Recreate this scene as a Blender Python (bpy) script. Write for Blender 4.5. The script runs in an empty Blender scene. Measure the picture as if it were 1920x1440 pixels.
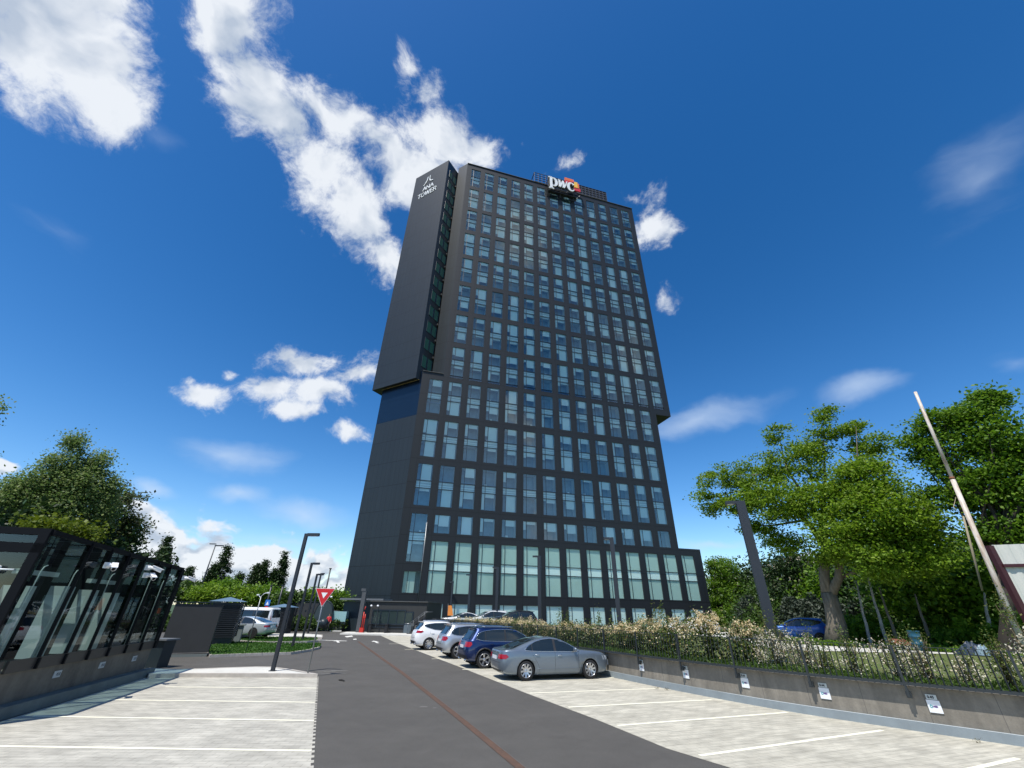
import bpy, bmesh, math, random
import numpy as np
from math import sin, cos, tan, pi, radians, hypot, atan2, degrees
from mathutils import Vector, Matrix
random.seed(7); rng = np.random.default_rng(7)
C = bpy.context.scene.collection
S = bpy.context.scene
# ------------------------------------------------------------------ camera
EYE = Vector((0, 0, 2.4)); PITCH = radians(29.03); ROLL = radians(1.135); FPX = 765.0
_r0 = Vector((1, 0, 0)); _u0 = Vector((0, -sin(PITCH), cos(PITCH))); FWD = Vector((0, cos(PITCH), sin(PITCH)))
RGT = _r0*cos(ROLL) + _u0*sin(ROLL); UP = -_r0*sin(ROLL) + _u0*cos(ROLL)
cam_d = bpy.data.cameras.new("camera"); cam = bpy.data.objects.new("camera", cam_d); C.objects.link(cam)
cam_d.sensor_width = 36; cam_d.lens = FPX/1920*36; cam_d.clip_end = 3000; cam_d.clip_start = .1
M3 = Matrix((RGT, UP, -FWD)).transposed()
cam.matrix_world = Matrix.Translation(EYE) @ M3.to_4x4()
S.camera = cam
def ray(x, y):
    return (RGT*(x-960)/FPX - UP*(y-720)/FPX + FWD).normalized()
def gp(x, y, z=0.0):
    d = ray(x, y); t = (z-EYE.z)/d.z; return EYE + d*t
def at(x, y, dist):
    d = ray(x, y); return EYE + d*(dist/hypot(d.x, d.y))
# ------------------------------------------------------------------ world, sun, exposure
SUN_AZ = radians(-147); SUN_EL = radians(64)
W = bpy.data.worlds.new("World"); S.world = W; W.use_nodes = True
nt = W.node_tree; nt.nodes.clear()
def N(t, **k):
    n = nt.nodes.new(t)
    for a, v in k.items(): setattr(n, a, v)
    return n
L = nt.links.new
out = N('ShaderNodeOutputWorld'); bg = N('ShaderNodeBackground')
sky = N('ShaderNodeTexSky', sky_type='NISHITA'); sky.sun_disc = False
sky.sun_elevation = SUN_EL; sky.sun_rotation = SUN_AZ % (2*pi); sky.air_density = 1.0; sky.dust_density = .35; sky.ozone_density = 3.0; sky.altitude = 80
hsv = N('ShaderNodeHueSaturation'); hsv.inputs['Saturation'].default_value = 1.36; hsv.inputs['Hue'].default_value = .504; hsv.inputs['Value'].default_value = 1.0
L(sky.outputs[0], hsv.inputs['Color'])
SKYOUT = None
SKY_STR = .105
tc = N('ShaderNodeTexCoord'); VEC = tc.outputs['Generated']
def MA(op, a, b=None, c=None, clamp=False):
    n = N('ShaderNodeMath', operation=op); n.use_clamp = clamp
    for i, v in enumerate((a, b, c)):
        if v is None: continue
        if isinstance(v, (int, float)): n.inputs[i].default_value = v
        else: L(v, n.inputs[i])
    return n.outputs[0]
def blob(x, y, rx, ry, ang, w, d0=None):
    c = ray(x, y); a = radians(ang)
    A = ray(x+rx*cos(a), y+rx*sin(a)) - c; B = ray(x-ry*sin(a), y+ry*cos(a)) - c
    A -= c*A.dot(c); B -= c*B.dot(c); la = A.length; A.normalize(); B -= A*B.dot(A); lb = B.length; B.normalize()
    K = A.cross(B)
    if d0 is not None:
        # same-sized patch of sky elsewhere
        R = c.rotation_difference(d0); c = d0; A = R @ A; B = R @ B; K = R @ K
    m = Matrix((A, B, K)).transposed()
    mp = N('ShaderNodeMapping', vector_type='TEXTURE'); mp.inputs['Location'].default_value = c
    mp.inputs['Rotation'].default_value = m.to_euler(); mp.inputs['Scale'].default_value = (la, lb, .5)
    L(VECW, mp.inputs['Vector'])
    ln = N('ShaderNodeVectorMath', operation='LENGTH'); L(mp.outputs[0], ln.inputs[0])
    return MA('MULTIPLY', MA('SUBTRACT', 1.0, ln.outputs['Value']), w)
def maxall(specs):
    cur = None
    for sp in specs:
        b = blob(*sp)
        if cur is None: cur = b; continue
        n = N('ShaderNodeMath', operation='SMOOTH_MAX'); n.inputs[2].default_value = .25
        L(cur, n.inputs[0]); L(b, n.inputs[1]); cur = n.outputs[0]
    return cur
# wind-torn edges: the coordinate itself is warped by a noise field
wn = N('ShaderNodeTexNoise'); wn.inputs['Scale'].default_value = 5; wn.inputs['Detail'].default_value = 5; L(VEC, wn.inputs['Vector'])
ws = N('ShaderNodeVectorMath', operation='SUBTRACT'); L(wn.outputs['Color'], ws.inputs[0]); ws.inputs[1].default_value = (.5, .5, .5)
wm = N('ShaderNodeVectorMath', operation='SCALE'); L(ws.outputs[0], wm.inputs[0]); wm.inputs['Scale'].default_value = .12
wa = N('ShaderNodeVectorMath', operation='ADD'); L(VEC, wa.inputs[0]); L(wm.outputs[0], wa.inputs[1]); VECW = wa.outputs[0]
CUM = [(90,60,205,135,15,1.2),(180,150,125,80,25,1.0),(225,205,55,50,60,.7),(30,-40,220,110,0,1.2),
 (440,20,120,90,40,1.1),(490,130,100,62,60,1.1),(520,210,130,70,30,1.1),(620,215,110,58,20,.9),(600,300,110,75,50,1.1),(680,390,110,75,55,1.1),(720,470,80,50,60,.9),
 (740,290,110,60,40,.9),(830,260,110,58,10,.95),(800,340,110,75,20,1.1),(800,180,45,34,-60,.55),(772,125,17,26,20,.5),(590,370,40,26,30,.7),
 (880,270,55,45,10,.9),(1060,305,34,17,-15,.5),(1190,362,38,16,10,.5),(1225,430,56,44,30,.9),(1215,400,30,40,20,.6),(1238,568,22,20,40,.55),(962,268,11,10,0,.4),(938,290,16,14,50,.4),
 (582,682,72,34,8,1.15),(545,658,32,24,0,.85),(390,728,66,32,10,1.1),(520,728,66,34,10,1.1),(605,738,80,34,5,1.1),(672,712,52,30,-12,.9),(548,774,62,26,5,.95),(645,820,42,17,8,.8),(435,690,20,12,0,.6),(360,700,30,15,10,.6)]
BANK = [(300,1035,75,40,0,.9),(390,1050,85,48,5,1.1),(345,1015,60,22,-15,.8),(480,1055,85,36,0,1.0),(570,1085,95,36,0,1.0),(440,1095,150,40,0,1.0),(620,1060,55,25,10,.7),(260,1010,40,26,10,.7),(10,885,45,18,15,.8),(640,1095,80,30,0,.9),
 (1500,1120,200,40,0,.4)]
CIR = [(1310,790,170,36,-17,.85),(1620,735,110,30,-8,.75),(1830,350,160,80,-55,.5),(420,860,120,44,5,.85),(570,962,110,30,10,.85),(440,925,62,20,5,.8),(285,932,60,24,14,.85),(290,972,70,14,4,.6),(540,1005,170,20,5,.6),(1345,1012,85,14,0,.7),(130,450,90,40,25,.3),(300,265,80,34,30,.3),(1900,690,60,24,0,.4)]
nF = Vector((cos(radians(74.62)), -sin(radians(74.62)), 0))
def refl(x, y):
    d = ray(x, y); return (d - 2*d.dot(nF)*nF).normalized()
back = [(960,720,85,75,20,.85,refl(975,430)),(960,720,45,45,70,.55,refl(890,385)),(960,720,60,50,10,.7,refl(1195,660)),(960,720,70,35,10,.6,refl(985,795)),(960,720,110,30,0,.55,refl(1000,950)),
 (960,720,220,90,40,.9,Vector((-.7,-.5,.5)).normalized()),(960,720,220,120,10,.9,Vector((.95,-.2,.35)).normalized()),(960,720,200,80,10,.9,Vector((-.3,-.9,.35)).normalized())]
F = maxall([(x_, y_, rx_*1.16, ry_*1.18, a_, w_) for x_, y_, rx_, ry_, a_, w_ in CUM] + back)
n1 = N('ShaderNodeTexNoise'); n1.inputs['Scale'].default_value = 8.5; n1.inputs['Detail'].default_value = 12; n1.inputs['Roughness'].default_value = .68; L(VECW, n1.inputs['Vector'])
dens = MA('ADD', F, MA('MULTIPLY', MA('SUBTRACT', n1.outputs['Fac'], .49), 2.7))
a1 = N('ShaderNodeMapRange', interpolation_type='SMOOTHERSTEP'); L(dens, a1.inputs[0]); a1.inputs[1].default_value = .0; a1.inputs[2].default_value = .8
FB = maxall([(x_, y_-14, rx_*1.3, ry_*1.45, a_, w_) for x_, y_, rx_, ry_, a_, w_ in BANK])
n3 = N('ShaderNodeTexNoise'); n3.inputs['Scale'].default_value = 13; n3.inputs['Detail'].default_value = 8; n3.inputs['Roughness'].default_value = .5
mp3 = N('ShaderNodeMapping'); mp3.inputs['Scale'].default_value = (1, 1, 1.7); L(VECW, mp3.inputs['Vector']); L(mp3.outputs[0], n3.inputs['Vector'])
densB = MA('ADD', FB, MA('MULTIPLY', MA('SUBTRACT', n3.outputs['Fac'], .5), 2.6))
a3 = N('ShaderNodeMapRange', interpolation_type='SMOOTHERSTEP'); L(densB, a3.inputs[0]); a3.inputs[1].default_value = .05; a3.inputs[2].default_value = .45
FC = maxall(CIR + [(960,720,560,170,0,1.0,Vector((.35,-.8,.38)).normalized()), (960,720,420,200,20,.8,Vector((.75,-.6,.5)).normalized()), (960,720,300,200,20,.6,Vector((.3,-.6,.75)).normalized())])
n2 = N('ShaderNodeTexNoise'); n2.inputs['Scale'].default_value = 5; n2.inputs['Detail'].default_value = 6
mp2 = N('ShaderNodeMapping'); mp2.inputs['Scale'].default_value = (1, 1, 4.5); mp2.inputs['Rotation'].default_value = (0, .12, 0); L(VECW, mp2.inputs['Vector']); L(mp2.outputs[0], n2.inputs['Vector'])
a2 = N('ShaderNodeMapRange', interpolation_type='SMOOTHSTEP'); L(MA('ADD', FC, MA('MULTIPLY', MA('SUBTRACT', n2.outputs['Fac'], .5), .8)), a2.inputs[0]); a2.inputs[1].default_value = 0; a2.inputs[2].default_value = 1.0; a2.inputs[4].default_value = .6
# cloud colour: bright sunlit edges, greyer thick cores
sh = N('ShaderNodeTexNoise'); sh.inputs['Scale'].default_value = 9; sh.inputs['Detail'].default_value = 5
of = N('ShaderNodeVectorMath', operation='ADD'); L(VECW, of.inputs[0]); of.inputs[1].default_value = (.35, .2, -.04); L(of.outputs[0], sh.inputs['Vector'])
cr = N('ShaderNodeMapRange'); cr.inputs[1].default_value = .38; cr.inputs[2].default_value = 1.1
L(MA('ADD', MA('MULTIPLY', MA('SUBTRACT', MA('MAXIMUM', dens, densB), .35), .42), MA('MULTIPLY', sh.outputs['Fac'], .75)), cr.inputs[0])
def emboss(scale_node, vec, k, d):
    o_ = N('ShaderNodeVectorMath', operation='ADD'); L(vec, o_.inputs[0]); o_.inputs[1].default_value = d
    nb = N('ShaderNodeTexNoise'); nb.inputs['Scale'].default_value = scale_node.inputs['Scale'].default_value; nb.inputs['Detail'].default_value = 4; nb.inputs['Roughness'].default_value = .5; L(o_.outputs[0], nb.inputs['Vector'])
    na = N('ShaderNodeTexNoise'); na.inputs['Scale'].default_value = scale_node.inputs['Scale'].default_value; na.inputs['Detail'].default_value = 4; na.inputs['Roughness'].default_value = .5; L(vec, na.inputs['Vector'])
    return MA('MULTIPLY', MA('SUBTRACT', nb.outputs['Fac'], na.outputs['Fac']), k)
e1 = emboss(n1, VECW, 5.0, (-.02, -.02, .03)); e3 = emboss(n3, mp3.outputs[0], 8.0, (-.006, -.006, .03))
isB = a3.outputs[0]
shade = MA('ADD', MA('ADD', MA('MULTIPLY', cr.outputs[0], MA('SUBTRACT', 1.0, MA('MULTIPLY', isB, .5))), MA('MULTIPLY', e1, MA('SUBTRACT', 1.0, isB))), MA('MULTIPLY', MA('ADD', e3, .2), isB), clamp=True)
cc = N('ShaderNodeMix', data_type='RGBA'); L(shade, cc.inputs[0]); CW = 1/SKY_STR
cc.inputs[6].default_value = (.64*CW, .67*CW, .71*CW, 1); cc.inputs[7].default_value = (.37*CW, .43*CW, .52*CW, 1)
sz = N('ShaderNodeSeparateXYZ'); L(VEC, sz.inputs[0]); air = MA('MULTIPLY_ADD', MA('POWER', MA('SUBTRACT', 1.0, sz.outputs[2], clamp=True), 3.0), .46, .98)
vs = N('ShaderNodeVectorMath', operation='SCALE'); L(hsv.outputs[0], vs.inputs[0]); L(air, vs.inputs['Scale'])
m1 = N('ShaderNodeMix', data_type='RGBA'); L(a2.outputs[0], m1.inputs[0]); L(vs.outputs[0], m1.inputs[6]); m1.inputs[7].default_value = (.48*CW, .58*CW, .72*CW, 1)
m2 = N('ShaderNodeMix', data_type='RGBA'); L(MA('MULTIPLY', MA('MAXIMUM', a1.outputs[0], a3.outputs[0]), .96), m2.inputs[0]); L(m1.outputs[2], m2.inputs[6]); L(cc.outputs[2], m2.inputs[7])
L(m2.outputs[2], bg.inputs[0]); bg.inputs[1].default_value = SKY_STR; L(bg.outputs[0], out.inputs[0])
W.cycles.sampling_method = 'MANUAL'; W.cycles.sample_map_resolution = 1024
sd = bpy.data.lights.new("sun", 'SUN'); sd.energy = 4.0; sd.angle = radians(.5); sd.color = (1, .955, .88)
sun = bpy.data.objects.new("sun", sd); C.objects.link(sun)
sv = Vector((sin(SUN_AZ)*cos(SUN_EL), cos(SUN_AZ)*cos(SUN_EL), sin(SUN_EL)))
sun.rotation_euler = sv.to_track_quat('Z', 'Y').to_euler(); sun.location = sv*200
S.view_settings.view_transform = 'Standard'; S.view_settings.look = 'None'; S.view_settings.gamma = 1; S.view_settings.exposure = 0.45
S.render.engine = 'CYCLES'
S.cycles.transparent_max_bounces = 12; S.cycles.max_bounces = 6
# ------------------------------------------------------------------ materials
MATS = {}
def mat(name, col, rough=.6, metal=0.0, var=0.0, scale=3.0, col2=None, bump=0.0, bscale=40, spec=None, streak=None, coat=0, trans=0):
    if name in MATS: return MATS[name]
    m = bpy.data.materials.new(name); m.use_nodes = True; t = m.node_tree; p = t.nodes['Principled BSDF']
    p.inputs['Roughness'].default_value = rough; p.inputs['Metallic'].default_value = metal
    p.inputs['Base Color'].default_value = (*col, 1)
    if spec is not None: p.inputs['Specular IOR Level'].default_value = spec
    if coat: p.inputs['Coat Weight'].default_value = coat; p.inputs['Coat Roughness'].default_value = .03
    tcn = t.nodes.new('ShaderNodeTexCoord')
    if var or col2:
        nz = t.nodes.new('ShaderNodeTexNoise'); nz.inputs['Scale'].default_value = scale; nz.inputs['Detail'].default_value = 8; nz.inputs['Roughness'].default_value = .65
        mp = t.nodes.new('ShaderNodeMapping'); t.links.new(tcn.outputs['Object'], mp.inputs[0]); t.links.new(mp.outputs[0], nz.inputs[0])
        if streak: mp.inputs['Scale'].default_value = streak
        mx = t.nodes.new('ShaderNodeMix'); mx.data_type = 'RGBA'; c2 = col2 or tuple(c*(1-var) for c in col)
        mr = t.nodes.new('ShaderNodeMapRange'); mr.inputs[1].default_value = .32; mr.inputs[2].default_value = .68
        t.links.new(nz.outputs['Fac'], mr.inputs[0]); t.links.new(mr.outputs[0], mx.inputs[0])
        mx.inputs[6].default_value = (*col, 1); mx.inputs[7].default_value = (*c2, 1); t.links.new(mx.outputs[2], p.inputs['Base Color'])
    if bump:
        nb = t.nodes.new('ShaderNodeTexNoise'); nb.inputs['Scale'].default_value = bscale; nb.inputs['Detail'].default_value = 4; t.links.new(tcn.outputs['Object'], nb.inputs[0])
        b = t.nodes.new('ShaderNodeBump'); b.inputs['Strength'].default_value = bump; b.inputs['Distance'].default_value = .02
        t.links.new(nb.outputs['Fac'], b.inputs['Height']); t.links.new(b.outputs[0], p.inputs['Normal'])
    MATS[name] = m; return m
def glass(name, tint, refl=.16, rough=0.0, scale_f=.8):
    m = bpy.data.materials.new(name); m.use_nodes = True; t = m.node_tree; t.nodes.clear(); l = t.links.new
    o = t.nodes.new('ShaderNodeOutputMaterial'); tr = t.nodes.new('ShaderNodeBsdfTransparent'); tr.inputs[0].default_value = (*tint, 1)
    g = t.nodes.new('ShaderNodeBsdfGlossy'); g.inputs['Roughness'].default_value = rough; g.inputs[0].default_value = (.85, .95, 1, 1)
    lw = t.nodes.new('ShaderNodeFresnel'); lw.inputs[0].default_value = 1.5
    a = t.nodes.new('ShaderNodeMath'); a.operation = 'MULTIPLY_ADD'; a.inputs[1].default_value = scale_f; a.inputs[2].default_value = refl; a.use_clamp = True
    l(lw.outputs[0], a.inputs[0]); mx = t.nodes.new('ShaderNodeMixShader'); l(a.outputs[0], mx.inputs[0]); l(tr.outputs[0], mx.inputs[1]); l(g.outputs[0], mx.inputs[2])
    l(mx.outputs[0], o.inputs[0]); MATS[name] = m; return m
def leafmat(name, cols, transl=.25, rough=.55):
    m = bpy.data.materials.new(name); m.use_nodes = True; t = m.node_tree; p = t.nodes['Principled BSDF']; l = t.links.new
    ge = t.nodes.new('ShaderNodeNewGeometry'); r = t.nodes.new('ShaderNodeValToRGB'); l(ge.outputs['Random Per Island'], r.inputs[0])
    while len(r.color_ramp.elements) < len(cols): r.color_ramp.elements.new(.5)
    for i, c in enumerate(cols): r.color_ramp.elements[i].position = i/(len(cols)-1); r.color_ramp.elements[i].color = (*c, 1)
    l(r.outputs[0], p.inputs['Base Color']); p.inputs['Roughness'].default_value = rough; p.inputs['Specular IOR Level'].default_value = .35
    td = t.nodes.new('ShaderNodeBsdfTranslucent'); l(r.outputs[0], td.inputs[0])
    ms = t.nodes.new('ShaderNodeMixShader'); ms.inputs[0].default_value = transl; l(p.outputs[0], ms.inputs[1]); l(td.outputs[0], ms.inputs[2])
    l(ms.outputs[0], t.nodes['Material Output'].inputs[0]); MATS[name] = m; return m
def panelmat(name, col, rough, jointx, jointz, rib=0.0, ribscale=5, axis='X', spec=.5, metal=.0):
    """cladding with fine joints every jointx by jointz metres (object space) and optional vertical ribs"""
    m = bpy.data.materials.new(name); m.use_nodes = True; t = m.node_tree; p = t.nodes['Principled BSDF']; l = t.links.new
    tcn = t.nodes.new('ShaderNodeTexCoord'); uv = t.nodes.new('ShaderNodeUVMap'); sp = t.nodes.new('ShaderNodeSeparateXYZ'); l(uv.outputs[0], sp.inputs[0])
    def M(op, a, b=None):
        n = t.nodes.new('ShaderNodeMath'); n.operation = op
        for i, v in enumerate((a, b)):
            if v is None: continue
            if isinstance(v, (int, float)): n.inputs[i].default_value = v
            else: l(v, n.inputs[i])
        return n.outputs[0]
    def line(s, per, w):   # 1 on the joint
        fr = M('FRACT', M('DIVIDE', s, per)); return M('LESS_THAN', fr, w/per)
    J = line(sp.outputs[1], jointz, .085)
    if jointx: J = M('MAXIMUM', J, line(sp.outputs[0], jointx, .035 if rib else .05))
    base = t.nodes.new('ShaderNodeMix'); base.data_type = 'RGBA'
    nz = t.nodes.new('ShaderNodeTexNoise'); nz.inputs['Scale'].default_value = .35; l(uv.outputs[0], nz.inputs[0])
    wv = t.nodes.new('ShaderNodeTexWhiteNoise'); wv.noise_dimensions = '2D'; cb = t.nodes.new('ShaderNodeCombineXYZ')
    l(M('FLOOR', M('MULTIPLY', sp.outputs[0], ribscale if rib else 1/(jointx or 4))), cb.inputs[0]); l(M('FLOOR', M('DIVIDE', sp.outputs[1], jointz)), cb.inputs[1]); l(cb.outputs[0], wv.inputs[0])
    f = M('ADD', M('MULTIPLY', wv.outputs[0], .55), M('MULTIPLY', nz.outputs['Fac'], .5)); l(f, base.inputs[0])
    base.inputs[6].default_value = (*[c*(.86 if rib else .93) for c in col], 1); base.inputs[7].default_value = (*[c*(1.14 if rib else 1.07) for c in col], 1)
    jm = t.nodes.new('ShaderNodeMix'); jm.data_type = 'RGBA'; l(J, jm.inputs[0]); l(base.outputs[2], jm.inputs[6]); jm.inputs[7].default_value = (*[c*.12 for c in col], 1)
    l(jm.outputs[2], p.inputs['Base Color']); p.inputs['Roughness'].default_value = rough; p.inputs['Specular IOR Level'].default_value = spec; p.inputs['Metallic'].default_value = metal
    if rib:
        b = t.nodes.new('ShaderNodeBump'); b.inputs['Strength'].default_value = rib; b.inputs['Distance'].default_value = .03
        l(M('PINGPONG', M('MULTIPLY', sp.outputs[0], ribscale), .5), b.inputs['Height']); l(b.outputs[0], p.inputs['Normal'])
    MATS[name] = m; return m
# ------------------------------------------------------------------ mesh builder
class MB:
    def __init__(s): s.v = []; s.f = []; s.mi = []; s.uv = []; s.sm = []
    def face(s, pts, m=0, uv=None, smooth=False):
        i = len(s.v); s.v += [tuple(p) for p in pts]; s.f.append(tuple(range(i, i+len(pts)))); s.mi.append(m); s.uv.append(uv); s.sm.append(smooth); return s
    def mesh(s, V, Fs, m=0, smooth=False):
        i = len(s.v); s.v += [tuple(p) for p in V]
        for f in Fs: s.f.append(tuple(i+k for k in f)); s.mi.append(m); s.uv.append(None); s.sm.append(smooth)
        return s
    def box(s, c, size, rz=0, m=0, ax=None):
        """c centre; ax: optional 3 axis vectors"""
        if ax is None: ax = (Vector((cos(rz), sin(rz), 0)), Vector((-sin(rz), cos(rz), 0)), Vector((0, 0, 1)))
        c = Vector(c); a, b, d = (ax[k]*size[k]/2 for k in range(3))
        V = [c+i*a+j*b+k*d for i in (-1, 1) for j in (-1, 1) for k in (-1, 1)]
        return s.mesh(V, [(0,1,3,2),(4,6,7,5),(0,4,5,1),(2,3,7,6),(0,2,6,4),(1,5,7,3)], m)
    def bar(s, a, b, w, h=None, m=0, up=None):
        a = Vector(a); b = Vector(b); d = b-a; L_ = d.length
        if L_ < 1e-6: return s
        d.normalize(); up = up or (Vector((0, 0, 1)) if abs(d.z) < .95 else Vector((0, 1, 0)))
        x = d.cross(up).normalized(); y = x.cross(d).normalized(); return s.box((a+b)/2, (L_, w, h or w), ax=(d, x, y), m=m)
    def tube(s, pts, r, seg=8, m=0, cap=True):
        pts = [Vector(p) for p in pts]; rs = r if isinstance(r, (list, tuple)) else [r]*len(pts); V = []; Fs = []
        up = None
        for i, p in enumerate(pts):
            d = (pts[min(i+1, len(pts)-1)] - pts[max(i-1, 0)]).normalized()
            if up is None: up = Vector((0, 0, 1)) if abs(d.z) < .9 else Vector((1, 0, 0))
            x = d.cross(up).normalized(); y = d.cross(x).normalized()
            for k in range(seg):
                a = 2*pi*k/seg; V.append(p + x*cos(a)*rs[i] + y*sin(a)*rs[i])
        for i in range(len(pts)-1):
            for k in range(seg): Fs.append((i*seg+k, i*seg+(k+1) % seg, (i+1)*seg+(k+1) % seg, (i+1)*seg+k))
        if cap: Fs.append(tuple(range(seg))[::-1]); Fs.append(tuple((len(pts)-1)*seg+k for k in range(seg)))
        return s.mesh(V, Fs, m, True)
    def lathe(s, prof, seg=32, m=0, axis='Y', c=(0, 0, 0), smooth=True):
        V = []; Fs = []; c = Vector(c)
        for (r, h) in prof:
            for k in range(seg):
                a = 2*pi*k/seg
                V.append(c + (Vector((r*cos(a), h, r*sin(a))) if axis == 'Y' else Vector((r*cos(a), r*sin(a), h))))
        for i in range(len(prof)-1):
            for k in range(seg): Fs.append((i*seg+k, i*seg+(k+1) % seg, (i+1)*seg+(k+1) % seg, (i+1)*seg+k))
        return s.mesh(V, Fs, m, smooth)
    def prism(s, poly, z0, z1, m=0, top=True, bottom=True, mt=None):
        n = len(poly); z0s = z0 if isinstance(z0, (list, tuple)) else [z0]*n; z1s = z1 if isinstance(z1, (list, tuple)) else [z1]*n
        ar = sum(poly[i][0]*poly[(i+1) % n][1]-poly[(i+1) % n][0]*poly[i][1] for i in range(n))
        if ar < 0: poly = poly[::-1]; z0s = z0s[::-1]; z1s = z1s[::-1]
        V = [(p[0], p[1], z) for p, z in zip(poly, z0s)] + [(p[0], p[1], z) for p, z in zip(poly, z1s)]
        s.mesh(V, [(i, (i+1) % n, n+(i+1) % n, n+i) for i in range(n)], m)
        if top: s.mesh(V[n:], [tuple(range(n))], m if mt is None else mt)
        if bottom: s.mesh(V[:n], [tuple(range(n))[::-1]], m)
        return s
    def grid(s, P, m=0, smooth=True, close=False):
        """P[i][j] points"""
        ni = len(P); nj = len(P[0]); V = [p for row in P for p in row]
        Fs = [(i*nj+j, i*nj+(j+1) % nj, (i+1)*nj+(j+1) % nj, (i+1)*nj+j) for i in range(ni-1) for j in range(nj if close else nj-1)]
        return s.mesh(V, Fs, m, smooth)
    def build(s, name, mats, parent=None, origin=None):
        me = bpy.data.meshes.new(name)
        o0 = Vector((0, 0, 0)) if origin is None else Vector(origin)
        par = parent
        if origin is None and parent is not None and parent.get('_world'): o0 = Vector(parent['_world'])
        V = [(x-o0.x, y-o0.y, z-o0.z) for x, y, z in s.v]
        me.from_pydata(V, [], s.f)
        if not isinstance(mats, (list, tuple)): mats = [mats]
        for mm in mats: me.materials.append(mm)
        me.polygons.foreach_set('material_index', s.mi); me.polygons.foreach_set('use_smooth', s.sm)
        if any(u is not None for u in s.uv):
            ul = me.uv_layers.new(name='UVMap'); k = 0
            for f, u in zip(s.f, s.uv):
                for j in range(len(f)):
                    if u is not None: ul.data[k].uv = u[j]
                    k += 1
        me.update(); o = bpy.data.objects.new(name, me); C.objects.link(o)
        if parent is not None: o.parent = parent
        elif origin is not None: o.location = o0
        return o
def tag(o, label=None, cat=None, group=None, kind=None):
    if label: o['label'] = label
    if cat: o['category'] = cat
    if group: o['group'] = group
    if kind: o['kind'] = kind
    return o
def thing(name, loc, label, cat, group=None, rz=0, world=False):
    o = bpy.data.objects.new(name, None); C.objects.link(o); o.location = loc; o.rotation_euler = (0, 0, rz); o.empty_display_size = .3
    if world: o['_world'] = tuple(loc)      # children are given in world coordinates
    return tag(o, label, cat, group)
def struct(name, mb, mats): return tag(mb.build(name, mats), kind='structure')
def dup(root, loc, rz=0, label=None, scale=None):
    kids = [c for c in bpy.data.objects if c.parent == root]
    r = root.copy(); C.objects.link(r); r.location = loc; r.rotation_euler = (0, 0, rz)
    if scale: r.scale = scale
    if label: r['label'] = label
    for ch in kids:
        c = ch.copy(); C.objects.link(c); c.parent = r
        for g in [x for x in bpy.data.objects if x.parent == ch]:
            d = g.copy(); C.objects.link(d); d.parent = c
    return r
# ------------------------------------------------------------------ stroke lettering
GL = {'A': [[(0,0),(.5,1),(1,0)],[(.2,.34),(.8,.34)]], 'N': [[(0,0),(0,1),(.9,0),(.9,1)]], 'T': [[(.45,0),(.45,1)],[(0,1),(.9,1)]],
 'O': [[(.5+.5*cos(a), .5+.5*sin(a)) for a in [2*pi*k/16 for k in range(17)]]], 'W': [[(0,1),(.32,0),(.65,1),(.98,0),(1.3,1)]], 'E': [[(.7,0),(0,0),(0,1),(.7,1)],[(0,.52),(.6,.52)]],
 'R': [[(0,0),(0,1),(.5,1),(.72,.88),(.72,.65),(.5,.5),(0,.5)],[(.4,.5),(.8,0)]], 'M': [[(0,0),(0,1),(.5,.25),(1,1),(1,0)]], 'S': [[(.75,.85),(.55,1),(.2,1),(0,.8),(.1,.58),(.65,.42),(.75,.2),(.55,0),(.2,0),(0,.15)]],
 'D': [[(0,0),(0,1),(.4,1),(.75,.8),(.8,.5),(.75,.2),(.4,0),(0,0)]], '0': [[(.35+.35*cos(a), .5+.5*sin(a)) for a in [2*pi*k/14 for k in range(15)]]], '.': [[(.1,0),(.1,.12)]],
 '1': [[(.1,.78),(.4,1),(.4,0)]], '2': [[(0,.8),(.2,1),(.5,1),(.65,.8),(.6,.55),(0,0),(.68,0)]], '3': [[(0,.9),(.3,1),(.6,.88),(.6,.65),(.3,.53),(.62,.42),(.65,.15),(.3,0),(0,.1)]],
 '4': [[(.5,0),(.5,1),(0,.32),(.7,.32)]], '5': [[(.62,1),(.08,1),(.03,.56),(.35,.64),(.65,.5),(.67,.2),(.35,0),(0,.1)]], '6': [[(.55,1),(.12,.6),(0,.3),(.15,0),(.5,0),(.66,.25),(.5,.52),(.1,.45)]], 'P': [[(0,0),(0,1),(.5,1),(.75,.75),(.5,.5),(0,.5)]], ' ': []}
GW = {'W': 1.5, 'M': 1.2, 'A': 1.15, 'O': 1.2, 'N': 1.1, '.': .4, ' ': .6, 'E': .9, 'R': 1.0, 'T': 1.0, 'D': 1.0}
def text(mb, s, org, ex, ez, nn, h, w, t=.02, m=0):
    """stroke text: org bottom left, ex right dir, ez up dir, nn outward normal"""
    x = 0
    for ch in s:
        for st in GL[ch]:
            for a, b in zip(st[:-1], st[1:]):
                A = org + ex*(x+a[0]*h*.8) + ez*a[1]*h; B = org + ex*(x+b[0]*h*.8) + ez*b[1]*h
                d = (B-A).normalized(); A = A-d*w*.4; B = B+d*w*.4
                mb.bar(A, B, t, w, m, up=d.cross(nn).normalized())
        x += GW.get(ch, .95)*h*.85
    return x
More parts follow.
